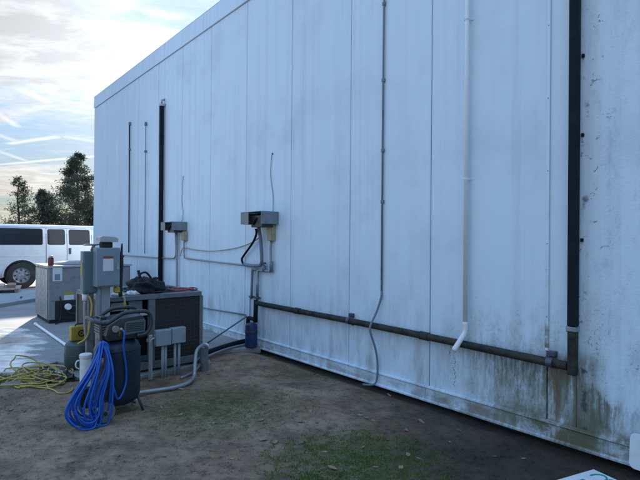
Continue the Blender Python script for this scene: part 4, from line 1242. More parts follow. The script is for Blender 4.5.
# ------------------------------------------------------------------ teal tank, yellow case, jug, scraps
t = thing('teal_tank', 'squat grey-green pressure tank standing left behind the compressor', 'tank', (-2.93, 5.88, gz(-2.93, 5.88)), WROT)
mb = MB(); mb.lathe([(0.12, 0.0), (0.125, 0.004), (0.125, 0.045), (0.12, 0.05)], (0, 0, 0), 24); mb.build('foot_ring', 'black_paint', t, 'auto')
mb = MB(); mb.lathe([(0.06, 0.045), (0.13, 0.06), (0.165, 0.10), (0.17, 0.14), (0.17, 0.30), (0.16, 0.35), (0.12, 0.385), (0.05, 0.395)], (0, 0, 0), 30); mb.build('body', 'tank_teal', t, 'auto')
mb = MB(); mb.lathe([(0.1705, 0.215), (0.173, 0.218), (0.173, 0.226), (0.1705, 0.229)], (0, 0, 0), 30, cap=False); mb.build('weld_seam', 'tank_teal', t, True)
tz = gz(-2.93, 5.88) + 0.397
t = thing('yellow_case', 'small mustard yellow case with a round dark emblem on the teal tank', 'case', (-2.93, 5.88, tz), WROT)
mb = MB(); mb.box(-0.06, 0.06, -0.11, 0.11, 0.0, 0.17, 0.012, 2); mb.build('body', 'case_yellow', t)
mb = MB(); mb.lathe([(0.028, 0.0), (0.042, 0.0), (0.042, -0.005), (0.028, -0.005)], (-0.0605, -0.005, 0.085), 20, 'x', cap=False); mb.build('round_emblem', 'dark', t, 'auto')
mb = MB(); mb.lathe([(0.001, -0.003), (0.014, -0.003), (0.014, 0.0)], (-0.0605, -0.005, 0.085), 14, 'x', cap=False); mb.build('emblem_dot', 'dark', t, 'auto')
mb = MB(); mb.tube([(0.0, -0.05, 0.168), (0.0, -0.045, 0.19), (0.0, 0.045, 0.19), (0.0, 0.05, 0.168)], 0.008, 8, 3); mb.build('handle', 'black_plastic', t, True)

jx, jy = -2.36, 4.86
t = thing('white_jug', 'tall white plastic jug behind the blue hose', 'jug', (jx, jy, gz(jx, jy)), WROT)
mb = MB(); mb.lathe([(0.045, 0.0), (0.052, 0.008), (0.054, 0.40), (0.05, 0.415)], (0, 0, 0), 20); mb.build('body', 'white_plastic', t, 'auto')
mb = MB(); mb.lathe([(0.058, 0.416), (0.06, 0.42), (0.06, 0.45), (0.052, 0.458), (0.01, 0.46)], (0, 0, 0), 20); mb.build('lid', 'white_plastic', t, 'auto')
mb = MB(); mb.tube([(0, 0.052, 0.40), (0, 0.085, 0.39), (0, 0.09, 0.34), (0, 0.055, 0.31)], 0.007, 8, 4); mb.build('handle', 'white_plastic', t, True)

def crumple(name, mat, c, size, seed, lab, cat, rz=0.0, n=14, hgt=0.06, group=None):
    bm = bmesh.new()
    vs = []
    off = Vector((seed * 2.3, seed, 0))
    for j in range(n + 1):
        row = []
        for i in range(n + 1):
            u, v = i / n - 0.5, j / n - 0.5
            e = 1 + 0.35 * noise.noise(Vector((math.atan2(v, u) * 1.3, seed, 1)))
            h = hgt * abs(noise.noise(Vector((u * 3.5, v * 3.5, 0)) + off)) * 1.6 + hgt * 0.4 * noise.noise(Vector((u * 9, v * 9, 0)) + off)
            row.append(bm.verts.new((u * size[0] * e, v * size[1] * e, max(0.004, h))))
        vs.append(row)
    for j in range(n):
        for i in range(n): bm.faces.new((vs[j][i], vs[j][i + 1], vs[j + 1][i + 1], vs[j + 1][i]))
    me = bpy.data.meshes.new(name)
    bm.to_mesh(me); bm.free()
    me.materials.append(M[mat])
    o = bpy.data.objects.new(name, me)
    COL.objects.link(o)
    md = o.modifiers.new('sheet', 'SOLIDIFY'); md.thickness = 0.003
    o.location = c; o.rotation_euler = (0, 0, rz)
    return tag(o, lab, cat, group)

def on(x, y, d=0.002): return (x, y, gz(x, y) + d)
crumple('plastic_bag', 'black_plastic', on(-3.0, 5.52), (0.42, 0.24), 4, 'crumpled black plastic bag on the dirt beside the blue hose', 'plastic bag', 0.1, 16, 0.09)
crumple('paper_scrap', 'white_plastic', on(-3.06, 5.72, 0.01), (0.20, 0.10), 7, 'crumpled white wrapper beside the black plastic bag', 'wrapper', 0.7, 10, 0.06)
t = thing('steel_bar', 'thin black bar lying on the dirt next to the yellow hose', 'bar', on(-2.95, 5.38, 0.012), 0.25)
mb = MB(); mb.tube([(-0.24, 0, 0), (0.24, 0.02, 0.0)], 0.011, 8); mb.build('bar', 'black_rubber', t, True)
mb = MB(); mb.tube([(0.20, 0.02, 0.0), (0.32, 0.024, 0.004)], 0.016, 8); mb.build('grip', 'black_plastic', t, True)
t = thing('grey_cable', 'small tangle of grey cable lying before the teal tank', 'cable', on(-3.22, 5.95, 0.01), 0)
mb = MB(); mb.tube([(0.12 * math.cos(k * 1.1) + 0.012 * k - 0.1, 0.09 * math.sin(k * 1.1), 0.006 + 0.01 * (k % 3)) for k in range(16)], 0.008, 6, 4); mb.build('cable', 'conduit_blue', t, True)

# white plastic pipe on the slab
t = thing('loose_white_pipe', 'loose white plastic pipe lying across the slab to the teal tank', 'pipe', (-4.4, 7.85, PAVE_Z), 0)
a_, b_ = Vector((-5.15, 8.72, PAVE_Z + 0.024)), Vector((-3.62, 6.92, PAVE_Z + 0.024))
mb = MB(); mb.tube([a_ - t.location, b_ - t.location], 0.022, 10); mb.build('pipe', 'white_pvc', t, 'auto')
mb = MB(); dd_ = (b_ - a_).normalized(); mb.tube([a_ - t.location - dd_ * 0.02, a_ - t.location + dd_ * 0.06], 0.030, 10); mb.build('end_socket', 'white_pvc', t, 'auto')
t = thing('thin_white_hose', 'thin white hose curling from the loose pipe up to the teal tank', 'hose', (-3.4, 6.6, PAVE_Z), 0)
mb = MB(); mb.tube([(-0.20, 0.30, 0.03), (-0.02, 0.05, 0.02), (0.15, -0.30, 0.06), (0.24, -0.48, 0.16), (0.30, -0.58, 0.34)], 0.009, 6, 5); mb.build('hose', 'white_pvc', t, True)

# yellow hose heap
yr = random.Random(5)
t = thing('yellow_hose', 'tangled heap of yellow hose at the edge of the wet slab', 'hose', (-3.2, 5.6, 0.0), 0)
path = [Vector((-4.9, 5.35, 0.0)), Vector((-4.3, 5.35, 0.0)), Vector((-3.75, 5.5, 0.0))]
for i in range(13):
    cxx, cyy = -3.22 + yr.uniform(-0.28, 0.22), 5.52 + yr.uniform(-0.22, 0.20)
    ra, rb = yr.uniform(0.14, 0.34), yr.uniform(0.10, 0.22)
    ph = yr.uniform(0, 6.28); sgn = 1 if yr.random() < 0.8 else -1
    lift = yr.uniform(0.02, 0.20) if i % 3 == 0 else yr.uniform(0, 0.05)
    for k in range(6):
        a = ph + sgn * k * 1.05
        path.append(Vector((cxx + ra * math.cos(a), cyy + rb * math.sin(a), lift * max(0, math.sin(k * 0.7)))))
path += [Vector((-2.9, 5.15, 0.0)), Vector((-2.72, 5.02, 0.0)), Vector((-2.62, 5.06, 0.0)), Vector((-2.66, 5.2, 0.0))]
pp = []
for p in catmull(path, 5)[0]:
    floor = max(gz(p.x, p.y), PAVE_Z if (4 - p.x * WN.x - p.y * WN.y) > 2.3 and (p.y > 5.66 + 0.0 * p.x) else -1)
    pp.append(Vector((p.x + 3.2, p.y - 5.6, floor + 0.011 + max(0, p.z))))
mb = MB(); mb.tube(pp, 0.0085, 7); mb.build('hose', 'hose_yellow', t, True)
t = thing('flat_stone', 'flat grey lump of concrete half under the yellow hose', 'stone', on(-3.36, 5.26, -0.02), 0.3)
o = lump('lump', 'stone', (0, 0, 0), (0.12, 0.08, 0.075), 5, None, None, 0, 3, 0.25, t)

# ------------------------------------------------------------------ van
VS = 17.52
van = thing('passenger_van', 'white passenger van parked beyond the far end of the building', 'van', WP(VS + 0.98, 1.02, PAVE_Z), math.atan2(WN.y, WN.x))
# van frame: x forward (picture right), y towards its left (away from the camera), z up; origin under rear axle centre line
HB = 0.98
def vp(u): return u
def section(w_top, w_bot, ztop):
    """half-section outline at the body side from sill to roof (y>=0)"""
    return [(w_bot - 0.06, 0.36), (w_bot, 0.46), (w_bot + 0.012, 0.80), (w_bot + 0.01, 1.12), (w_bot - 0.01, 1.36), (w_top + 0.06, 1.72), (w_top + 0.02, 1.90), (w_top - 0.07, 1.98), (w_top - 0.2, ztop - 0.035), (w_top - 0.5, ztop - 0.005), (0.0, ztop)]
stations = [(-1.52, 0.80, 0.92, 1.99), (-1.46, 0.85, 0.96, 2.04), (-1.1, 0.86, HB, 2.05), (2.2, 0.86, HB, 2.05), (2.7, 0.84, HB, 2.03), (3.05, 0.78, HB, 1.95)]
bm = bmesh.new()
rings = []
for (x, wt_, wb_, zt_) in stations:
    sec = section(wt_, wb_, zt_)
    full = [(-y, z) for y, z in sec] + [(y, z) for y, z in sec[-2::-1]]
    rings.append([bm.verts.new((x, y, z)) for y, z in full])
for a, b_ in zip(rings[:-1], rings[1:]):
    for i in range(len(a) - 1): bm.faces.new((a[i], a[i + 1], b_[i + 1], b_[i]))
    bm.faces.new((a[-1], a[0], b_[0], b_[-1]))
bm.faces.new(rings[0]); bm.faces.new(rings[-1][::-1])
# cut the wheel arches with a boolean afterwards
bmesh.ops.recalc_face_normals(bm, faces=bm.faces)
me = bpy.data.meshes.new('body'); bm.to_mesh(me); bm.free()
for p in me.polygons: p.use_smooth = True
me.set_sharp_from_angle(angle=R(40))
me.materials.append(M['van_white'])
body = bpy.data.objects.new('body', me); COL.objects.link(body); body.parent = van
cut = MB()
for wx in (-0.31, 3.12):
    cut.lathe([(0.50, -1.3), (0.50, -0.62)], (wx, 0, 0.42), 36, 'y')
    cut.lathe([(0.50, 0.62), (0.50, 1.3)], (wx, 0, 0.42), 36, 'y')
co_ = cut.build('cutter', 'dark', van)
bpy.context.view_layer.update()
md = body.modifiers.new('arches', 'BOOLEAN'); md.operation = 'DIFFERENCE'; md.object = co_; md.solver = 'EXACT'
dg = bpy.context.evaluated_depsgraph_get()
nm_ = bpy.data.meshes.new_from_object(body.evaluated_get(dg))
body.modifiers.clear(); body.data = nm_
bpy.data.objects.remove(co_)
# bonnet and nose (out of sight behind the building from here)
mb = MB(); mb.prism([(3.051, 0.40), (3.055, 1.36), (3.35, 1.24), (4.10, 1.08), (4.28, 0.98), (4.32, 0.45)], -0.93, 0.93, 'y', 0.05); nose = mb.build('nose', 'van_white', van, 'auto')
mb = MB(); mb.box(4.325, 4.42, -0.92, 0.92, 0.42, 0.62, 0.03, 2); mb.build('front_bumper', 'dark', van)
for s_ in (-1, 1):
    mb = MB(); mb.box(4.28, 4.325, s_ * 0.78 - 0.12, s_ * 0.78 + 0.12, 0.72, 0.92, 0.01); mb.build('headlight', 'lamp_clear', van)
    mb = MB(); mb.box(-1.535, -1.50, s_ * 0.86 - 0.05, s_ * 0.86 + 0.05, 0.75, 1.25, 0.01); mb.build('tail_light', 'lamp_red', van)
mb = MB(); mb.box(-1.65, -1.53, -0.94, 0.94, 0.40, 0.60, 0.03, 2); mb.build('rear_bumper', 'chrome', van)
mb = MB(); mb.prism([(3.06, 1.37), (3.08, 1.40), (2.99, 1.82), (2.95, 1.84)], -0.74, 0.74, 'y'); mb.build('windscreen', 'glass', van)
# side glass: each pane follows the leaning upper side
def side_y(z, wt_=0.86):
    sec = section(wt_, HB, 2.05)
    for (ya, za), (yb, zb2) in zip(sec[:-1], sec[1:]):
        if za <= z <= zb2: return ya + (yb - ya) * (z - za) / (zb2 - za)
    return HB
def side_panel(name, mat, xa, xb, za, zb2, proud, parent, side=-1, rad=0.05, thick=0.012):
    """a rounded pane laid on the leaning side, cut into strips so that it follows the bend"""
    zs = sorted(set([za + rad * (1 - math.cos(R(18 * k))) for k in range(6)] + [zb2 - rad * (1 - math.cos(R(18 * k))) for k in range(6)] + [z for z in (1.36, 1.5, 1.6, 1.72, 1.8) if za + rad < z < zb2 - rad]))
    mb = MB()
    rows = []
    for z in zs:
        ins = 0.0
        if z < za + rad: ins = rad - math.sqrt(max(0, rad ** 2 - (za + rad - z) ** 2))
        if z > zb2 - rad: ins = rad - math.sqrt(max(0, rad ** 2 - (z - zb2 + rad) ** 2))
        y = side_y(z)
        rows.append([mb.bm.verts.new((x, side * (y + d), z)) for d in (proud, proud - thick) for x in (xa + ins, xb - ins)])
    for p, q in zip(rows[:-1], rows[1:]):
        for i, j in ((0, 1), (1, 3), (3, 2), (2, 0)): mb.bm.faces.new((p[i], p[j], q[j], q[i]))
    mb.bm.faces.new([rows[0][i] for i in (0, 1, 3, 2)]); mb.bm.faces.new([rows[-1][i] for i in (0, 2, 3, 1)])
    return mb.build(name, mat, parent)
for sd_ in (-1, 1):
    side_panel('side_window', 'glass', -1.30, 0.25, 1.40, 1.885, 0.004, van, sd_)
    side_panel('window_seal', 'black_rubber', -1.325, 0.275, 1.375, 1.905, 0.0015, van, sd_, 0.06)
    if sd_ == -1:
        # the two side doors as skins standing a little proud with dark shut-lines behind
        for xa, xb, wa, wb2, nm in ((0.375, 0.965, 0.42, 0.90, 'side_door'), (0.98, 1.735, 1.05, 1.665, 'side_door')):
            mb = MB()
            zs = [0.48, 0.62, 0.80, 0.98, 1.12, 1.25, 1.36, 1.5, 1.72, 1.90, 1.93]
            A = [[mb.bm.verts.new((x, -(side_y(z) + 0.012), z)) for x in (xa, xb)] for z in zs]
            B = [[mb.bm.verts.new((x, -(side_y(z) - 0.004), z)) for x in (xa, xb)] for z in zs]
            for i in range(len(zs) - 1):
                mb.bm.faces.new((A[i][0], A[i][1], A[i + 1][1], A[i + 1][0]))
                for e in (0, 1): mb.bm.faces.new((A[i][e], A[i + 1][e], B[i + 1][e], B[i][e]))
            mb.bm.faces.new((A[0][0], A[0][1], B[0][1], B[0][0])); mb.bm.faces.new((A[-1][0], A[-1][1], B[-1][1], B[-1][0]))
            dr = mb.build(nm, 'van_white', van, 'auto')
            side_panel('window', 'glass', wa, wb2, 1.40, 1.875, 0.016, dr, sd_)
            side_panel('window_seal', 'black_rubber', wa - 0.02, wb2 + 0.02, 1.38, 1.893, 0.0135, dr, sd_, 0.06)
            if nm == 'side_door' and xa > 0.9:
                mb = MB(); mb.box(xa + 0.05, xa + 0.115, -HB - 0.055, -HB - 0.012, 1.08, 1.28, 0.012, 2); mb.build('handle', 'black_plastic', dr)
        for x_ in (0.366, 0.971, 1.741):
            mb = MB(); mb.prism([(-(side_y(z) + 0.002), z) for z in (0.48, 0.80, 1.12, 1.36, 1.72, 1.92)] + [(-(side_y(z) - 0.02), z) for z in (1.92, 1.72, 1.36, 1.12, 0.80, 0.48)], x_ - 0.008, x_ + 0.008, 'x'); mb.build('door_gap', 'dark', van)
        side_panel('front_window', 'glass', 1.85, 2.65, 1.40, 1.86, 0.004, van, sd_)
    else:
        side_panel('side_window', 'glass', 0.4, 1.6, 1.40, 1.885, 0.004, van, sd_)
        side_panel('front_window', 'glass', 1.85, 2.65, 1.40, 1.86, 0.004, van, sd_)
    # crease along the waist and rain gutter
    mb = MB(); mb.tube([(-1.40, sd_ * (HB + 0.008), 1.02), (0.34, sd_ * (HB + 0.010), 1.02)], 0.012, 6); mb.build('body_crease', 'van_white', van, True)
    mb = MB(); mb.tube([(-1.42, sd_ * 0.865, 1.945), (2.6, sd_ * 0.865, 1.945)], 0.014, 6); mb.build('gutter', 'van_white', van, True)
    mb = MB(); mb.tube([(-0.31 + 0.50 * math.cos(R(a)), sd_ * (HB + 0.008), 0.42 + 0.50 * math.sin(R(a))) for a in range(-5, 186, 10)], 0.018, 8); mb.build('arch_lip', 'van_white', van, True)
mb = MB(); mb.box(-1.4, 4.2, -0.6, 0.6, 0.28, 0.42, 0.02); mb.build('underbody', 'dark', van)
mb = MB()
for wx in (-0.31, 3.12): mb.box(wx - 0.46, wx + 0.46, -0.61, 0.61, 0.42, 0.86)
mb.build('wheel_well', 'dark', van)
for wx in (-0.31, 3.12):
    for sd_ in (-1, 1):
        prof = [(0.20, -0.12), (0.33, -0.125), (0.372, -0.11), (0.387, -0.08), (0.387, 0.08), (0.372, 0.11), (0.33, 0.125), (0.22, 0.118), (0.215, 0.07)]
        y_ = sd_ * 0.845
        mb = MB(); mb.lathe([(r_ * 1.085, h * sd_) for r_, h in prof], (wx, y_, 0.42), 40, 'y', cap=False); wh = mb.build('wheel', 'tyre', van, 'auto')
        mb = MB(); mb.lathe([(r_ * 1.09, h * sd_) for r_, h in [(0.222, 0.112), (0.215, 0.12), (0.205, 0.105), (0.185, 0.06)]], (wx, y_, 0.42), 40, 'y', cap=False); mb.build('rim', 'rim', wh, 'auto')
        mb = MB(); mb.lathe([(r_ * 1.09, h * sd_) for r_, h in [(0.20, 0.05), (0.12, 0.055), (0.085, 0.085), (0.06, 0.12), (0.02, 0.125)]], (wx, y_, 0.42), 32, 'y'); mb.build('wheel_disc', 'rim', wh, 'auto')
        for k in range(8):
            a = 2 * PI * k / 8
            mb = MB(); mb.lathe([(r_, h * sd_) for r_, h in [(0.024, 0.05), (0.026, 0.064), (0.001, 0.064)]], (wx + 0.165 * math.cos(a), y_, 0.42 + 0.165 * math.sin(a)), 10, 'y'); mb.build('vent_hole', 'dark', wh)

# ------------------------------------------------------------------ pallet by the van
t = thing('wooden_pallet', 'weathered brown wooden pallet lying on the pad before the van', 'pallet', (-9.05, 13.35, PAVE_Z + 0.087), R(28))
for k in range(3):
    mb = MB(); mb.box(-0.6 + k * 0.56, -0.52 + k * 0.56, -0.5, 0.5, 0.0, 0.10, 0.004); mb.build('stringer', 'wood', t)
for k in range(7):
    mb = MB(); mb.box(-0.62, 0.62, -0.5 + k * 0.148, -0.5 + k * 0.148 + 0.105, 0.101, 0.125, 0.003); mb.build('deck_board', 'wood_pale', t)
t = thing('timber_stack', 'short brown timber lengths piled on the wooden pallet', 'timber', (-9.05, 13.35, PAVE_Z + 0.213), R(31))
for k in range(4):
    mb = MB(); mb.box(-0.5 + k * 0.27, -0.5 + k * 0.27 + 0.2, -0.42, 0.40, 0.0, 0.075 + 0.01 * (k % 2), 0.005); mb.build('timber', 'wood' if k % 2 else 'wood_pale', t)

# ------------------------------------------------------------------ white boards near the wall foot, front right
def rounded(x0_, x1_, z0_, z1_, r_, k=5):
    out = []
    for (cxx, czz, a0) in ((x1_ - r_, z1_ - r_, 0), (x0_ + r_, z1_ - r_, 90), (x0_ + r_, z0_ + r_, 180), (x1_ - r_, z0_ + r_, 270)):
        for q in range(k + 1):
            a = R(a0 + 90 * q / k); out.append((cxx + r_ * math.cos(a), czz + r_ * math.sin(a)))
    return out
t = wall_thing('white_board', 'white round-cornered board leaning against the foot of the wall', 'board', 0.88, 0.05, 0.0)
mb = MB(); mb.prism(rounded(-0.35, 0.285, 0.0, 0.245, 0.035), 0.0, 0.018, 'y', 0.003); o = mb.build('board', 'white_plastic', t)
o.rotation_euler = (R(6), 0, 0); o.location = (0, 0.03, 0.012)
fx = Vector((1.94, 3.385, 0)); e1 = Vector((-0.905, -0.425, 0)); e2 = Vector((0.425, -0.905, 0))
ang = math.atan2(e1.y, e1.x)
fz = max(gz(fx.x + a * e1.x + b_ * e2.x, fx.y + a * e1.y + b_ * e2.y) for a in (0, .2, .4, .6) for b_ in (0, .2, .4)) + 0.003
t = thing('printed_card', 'white printed card with teal marks lying on the damp dirt', 'card', (fx.x, fx.y, fz), ang)
mb = MB(); mb.box(0, 0.62, 0.0, 0.44, 0.0, 0.008, 0.002); mb.build('card', 'white_plastic', t)
mb = MB(); mb.tube([(0.10 + 0.07 * math.cos(R(a)), 0.10 + 0.045 * math.sin(R(a)), 0.0075) for a in range(20, 300, 20)], 0.007, 6); mb.build('teal_print', 'teal_ink', t, True)
mb = MB(); mb.box(0.20, 0.30, 0.065, 0.085, 0.0085, 0.0095); mb.box(0.215, 0.235, 0.0855, 0.13, 0.0085, 0.0095); mb.box(0.265, 0.285, 0.0855, 0.13, 0.0085, 0.0095); mb.build('teal_lettering', 'teal_ink', t)
mb = MB(); mb.lathe([(0.026, 0.008), (0.026, 0.0095)], (0.05, 0.17, 0.0), 18); mb.build('dark_dot', 'dark_ink', t)
mb = MB(); mb.box(0.12, 0.40, 0.22, 0.24, 0.0085, 0.0095); mb.box(0.12, 0.34, 0.27, 0.285, 0.0085, 0.0095); mb.build('dark_line', 'dark_ink', t)

# ------------------------------------------------------------------ litter: leaves, pebbles, grass
def leaf_mesh(seed, big):
    r_ = random.Random(seed)
    bm = bmesh.new()
    L = big; Wd = big * r_.uniform(0.35, 0.6)
    left, right, mid = [], [], []
    for k in range(6):
        u = k / 5
        wv = Wd * 0.5 * math.sin(PI * min(1, u * 0.95 + 0.04)) * (1 + 0.25 * math.sin(k * 2.4 + seed))
        curl = 0.25 * big * (u - 0.5) ** 2 * r_.uniform(0.5, 1.5)
        mid.append(bm.verts.new((L * (u - 0.5), 0, curl)))
        left.append(bm.verts.new((L * (u - 0.5), wv, curl + 0.35 * wv * r_.uniform(0.2, 1.3))))
        right.append(bm.verts.new((L * (u - 0.5), -wv, curl + 0.35 * wv * r_.uniform(0.2, 1.3))))
    for k in range(5):
        bm.faces.new((mid[k], mid[k + 1], left[k + 1], left[k])); bm.faces.new((mid[k + 1], mid[k], right[k], right[k + 1]))
    me = bpy.data.meshes.new('dead_leaf'); bm.to_mesh(me); bm.free()
    return me
lm = []
for k in range(6):
    for mt in ('leaf_dry', 'leaf_pale'):
        me = leaf_mesh(k, 0.042 + 0.007 * k); me.materials.append(M[mt]); lm.append(me)
lr = random.Random(12)
leaf_spots = [(0.31, 4.71), (0.38, 4.55), (0.45, 4.39), (0.40, 4.45), (0.30, 4.60), (-0.43, 3.87), (-0.64, 3.51), (0.03, 4.45), (-0.02, 4.3), (-0.42, 4.62), (-0.30, 4.28), (-0.18, 4.30), (0.55, 3.86), (0.52, 3.72), (0.68, 3.68), (-1.0, 3.75), (-1.15, 3.95), (0.1, 3.4), (1.05, 3.9), (1.2, 4.1), (-1.35, 5.6), (-0.2, 5.1), (0.6, 4.4), (0.9, 4.3), (0.25, 5.0), (-1.7, 3.7), (0.5, 4.33), (-0.9, 5.3), (-2.4, 4.4), (-2.9, 4.5), (0.75, 4.1), (1.35, 3.6), (-0.5, 4.9)] + [(lr.uniform(-0.45, 0.42) * q + 0.1, q) for q in [lr.uniform(3.4, 6.0) for _ in range(30)]]
for i, (x, y) in enumerate(leaf_spots):
    pale = lr.random() < 0.4
    o = bpy.data.objects.new('dead_leaf', lm[2 * (i % 6) + (1 if pale else 0)])
    COL.objects.link(o)
    x += lr.uniform(-0.03, 0.03); y += lr.uniform(-0.03, 0.03)
    o.location = (x, y, gz(x, y) + 0.004)
    o.rotation_euler = (lr.uniform(-0.3, 0.3), lr.uniform(-0.3, 0.3), lr.uniform(0, 6.3))
    tag(o, 'curled dry leaf lying on the bare dirt', 'leaf', 'dry leaves on the dirt')

bm = bmesh.new()
pr = random.Random(3)
for i in range(22000):
    y = 2.2 + 4.6 * pr.random() ** 1.3
    x = pr.uniform(-0.75, 0.72) * y
    dwx = 4 - x * WN.x - y * WN.y
    if dwx < 0.06: continue
    r_ = 0.003 + 0.016 * pr.random() ** 4
    z = gz(x, y)
    a = pr.uniform(0, 6.28)
    vs = []
    for k in range(4): vs.append(bm.verts.new((x + r_ * math.cos(a + k * 1.57) * pr.uniform(0.7, 1.3), y + r_ * math.sin(a + k * 1.57) * pr.uniform(0.7, 1.3), z - 0.001)))
    tpv = bm.verts.new((x + pr.uniform(-.3, .3) * r_, y + pr.uniform(-.3, .3) * r_, z + r_ * pr.uniform(0.5, 1.0)))
    for k in range(4): bm.faces.new((vs[k], vs[(k + 1) % 4], tpv))
me = bpy.data.meshes.new('gravel'); bm.to_mesh(me); bm.free()
me.materials.append(M['dirt'])
o = bpy.data.objects.new('gravel', me); COL.objects.link(o)
tag(o, 'small stones and soil crumbs strewn over the dirt', 'gravel', kind='stuff')

bm = bmesh.new()
gr_ = random.Random(8)
def blades(cx, cy, rad, n, hmin, hmax, freq=3.0, thr=0.0):
    for i in range(n):
        a = gr_.uniform(0, 6.28); d = rad * math.sqrt(gr_.random())
        x, y = cx + d * math.cos(a) * 1.2, cy + d * math.sin(a)
        if noise.noise(Vector((x * freq, y * freq, 4))) + 0.45 * (1 - d / rad) < thr + 0.2: continue
        if 4 - x * WN.x - y * WN.y < 0.1: continue
        h = gr_.uniform(hmin, hmax); w2 = gr_.uniform(0.0015, 0.003)
        b = gr_.uniform(0, 6.28); ln = gr_.uniform(0.2, 0.9) * h
        z = gz(x, y) - 0.002
        ca_, sa_ = math.cos(b), math.sin(b)
        p = [(x - sa_ * w2, y + ca_ * w2, z), (x + sa_ * w2, y - ca_ * w2, z), (x + ca_ * ln * 0.4 + sa_ * w2 * .8, y + sa_ * ln * 0.4 - ca_ * w2 * .8, z + h * 0.6), (x + ca_ * ln * 0.4 - sa_ * w2 * .8, y + sa_ * ln * 0.4 + ca_ * w2 * .8, z + h * 0.6)]
        v = [bm.verts.new(q) for q in p]; tp = bm.verts.new((x + ca_ * ln, y + sa_ * ln, z + h))
        bm.faces.new(v); bm.faces.new((v[3], v[2], tp))
blades(0.28, 3.50, 0.62, 20000, 0.003, 0.014, 11.0, -0.12)
blades(0.55, 3.55, 0.75, 7000, 0.003, 0.011, 13.0, -0.02)
blades(-0.95, 4.62, 0.78, 15000, 0.003, 0.010, 12.0, -0.06)
blades(0.25, 3.48, 0.5, 2600, 0.010, 0.032, 6.0, 0.15)
blades(-3.65, 5.22, 0.35, 2500, 0.02, 0.07, 2.0, -0.2)
blades(-0.25, 5.8, 0.5, 1500, 0.005, 0.02, 3.0, 0.1)
me = bpy.data.meshes.new('grass'); bm.to_mesh(me); bm.free()
me.materials.append(M['grass'])
o = bpy.data.objects.new('grass', me); COL.objects.link(o)
tag(o, 'sparse short green grass in patches on the dirt', 'grass', kind='stuff')


# ------------------------------------------------------------------ trees beyond the van
def pine(x, y, hgt, width, ntuft, dens, lab, seed, mat, start=0.12, gap=0.0, group='pines beyond the van'):
    r_ = random.Random(seed)
    t = thing('pine_tree', lab, 'tree', (x, y, -0.12), 0, group)
    mb = MB()
    pts = [(0.12 * math.sin(k * 1.3 + seed) * k / 8, 0.1 * math.cos(k * 1.7) * k / 8, hgt * k / 8) for k in range(9)]
    mb.tube(pts, [hgt * 0.02 * (1 - k / 9) + 0.02 for k in range(9)], 7, 2)
    tips = []
    nb = int(hgt * 6)
    for b in range(nb):
        u = start + (1 - start) * (b + r_.random()) / nb
        a = r_.uniform(0, 6.28)
        prof = (1 - u) ** 0.75 * (0.55 + 0.45 * min(1, (u - start) / 0.18)) if u < 1 else 0
        L = width * 0.5 * prof * r_.uniform(0.55, 1.15) + 0.25
        zz = hgt * u
        k = min(8, u * 8); k0 = int(k); f = k - k0
        bx = pts[k0][0] * (1 - f) + pts[min(8, k0 + 1)][0] * f
        by = pts[k0][1] * (1 - f) + pts[min(8, k0 + 1)][1] * f
        rise = L * r_.uniform(0.1, 0.5)
        p0 = Vector((bx, by, zz)); p1 = p0 + Vector((math.cos(a) * L * 0.6, math.sin(a) * L * 0.6, rise * 0.35)); p2 = p0 + Vector((math.cos(a) * L, math.sin(a) * L, rise))
        mb.tube([p0, p1, p2], [0.035, 0.022, 0.008], 4)
        tips.append((p0, p1, p2, L))
    mb.build('trunk', 'bark', t, True)
    bm = bmesh.new()
    for (p0, p1, p2, L) in tips:
        if r_.random() < gap: continue
        nn = int(1.8 * ntuft * (0.35 + L / width) * dens)
        for q in range(nn):
            u = r_.uniform(0.25, 1.05)
            c = p0.lerp(p1, u * 2) if u < 0.5 else p1.lerp(p2, (u - 0.5) * 2)
            sp = 0.10 + 0.13 * L
            c = c + Vector((r_.gauss(0, sp), r_.gauss(0, sp), r_.gauss(0.05, sp * 0.7)))
            # a tuft: three crossed slim blades
            d0 = Vector((r_.gauss(0, 1), r_.gauss(0, 1), r_.gauss(0.5, 0.8))).normalized()
            for w3 in range(3):
                d = (d0 + Vector((r_.gauss(0, .5), r_.gauss(0, .5), r_.gauss(0, .5)))).normalized()
                sv = d.orthogonal().normalized()
                sv.rotate(Matrix.Rotation(r_.uniform(0, 6.28), 3, d))
                ln = r_.uniform(0.12, 0.27); wd = r_.uniform(0.018, 0.040)
                a_ = bm.verts.new(c - sv * wd); b_ = bm.verts.new(c + sv * wd); e_ = bm.verts.new(c + d * ln + sv * wd * 0.3); g_ = bm.verts.new(c + d * ln - sv * wd * 0.3)
                bm.faces.new((a_, b_, e_, g_))
    me = bpy.data.meshes.new('crown'); bm.to_mesh(me); bm.free()
    me.materials.append(M[mat])
    o = bpy.data.objects.new('crown', me); COL.objects.link(o); o.parent = t
    return t


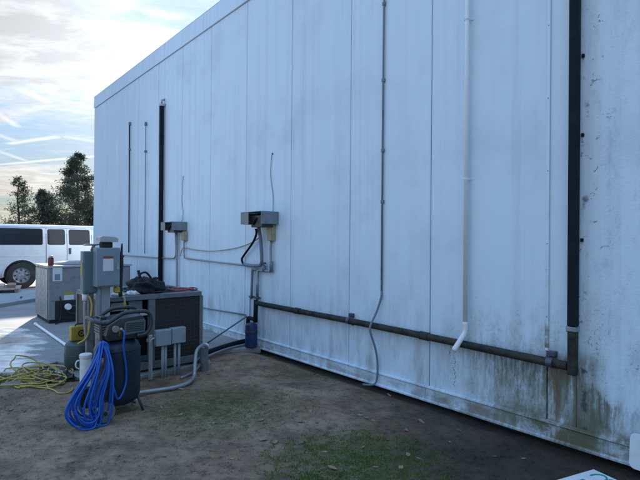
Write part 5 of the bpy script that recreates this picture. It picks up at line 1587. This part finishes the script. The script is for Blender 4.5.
def at(px, Y): return ((px - 320) / 480 * Y, Y)
TY = 48.0
pine(*at(77, TY), 10.1, 7.6, 60, 2.8, 'tallest pine beside the corner of the white building', 2, 'needles', 0.10)
pine(*at(43, TY + 1), 6.5, 7.4, 60, 2.4, 'short dense dark pine between the tallest and the thin one', 5, 'needles_dark', 0.08)
pine(*at(18, TY + 2), 8.0, 4.6, 50, 1.0, 'thin sparse pine farthest from the building', 9, 'needles', 0.15, 0.15)
pine(*at(99, TY + 3), 5.6, 4.6, 60, 2.4, 'low pine half hidden behind the building corner', 14, 'needles_dark', 0.08)
for px, yy, h_, w_, lab in ((8, TY + 5, 3.4, 5.0, 'low dark shrub under the thin pine'), (30, TY + 5, 3.6, 5.0, 'low dark shrub between thin and dense pines'), (60, TY + 5, 4.4, 5.5, 'low dark shrub left of the tallest pine'), (88, TY + 6, 4.6, 5.5, 'low dark shrub right of the tallest pine')):
    x, y = at(px, yy)
    r_ = random.Random(px)
    t = thing('shrub', lab, 'shrub', (x, y, -0.12), 0, 'shrubs under the pines')
    mb = MB()
    bm = bmesh.new()
    for k in range(7):
        a = r_.uniform(0, 6.28); q = Vector((math.cos(a) * w_ * 0.3 * r_.random(), math.sin(a) * w_ * 0.3 * r_.random(), h_ * r_.uniform(0.55, 0.9)))
        mb.tube([(0.05 * math.cos(a), 0.05 * math.sin(a), 0), q * 0.6, q], [0.06, 0.04, 0.015], 5)
        for n_ in range(700):
            c = q + Vector((r_.gauss(0, w_ * 0.13), r_.gauss(0, w_ * 0.13), r_.gauss(-h_ * 0.2, h_ * 0.2)))
            if c.z < 0.1 or c.z > h_ * 1.1: continue
            d = Vector((r_.gauss(0, 1), r_.gauss(0, 1), r_.gauss(0.3, 0.8))).normalized(); sv = d.orthogonal().normalized()
            ln = r_.uniform(0.10, 0.20); wd = r_.uniform(0.025, 0.05)
            bm.faces.new([bm.verts.new(c - sv * wd), bm.verts.new(c + sv * wd), bm.verts.new(c + d * ln)])
    mb.build('trunk', 'bark', t, True)
    me = bpy.data.meshes.new('crown'); bm.to_mesh(me); bm.free(); me.materials.append(M['needles_dark'])
    o = bpy.data.objects.new('crown', me); COL.objects.link(o); o.parent = t
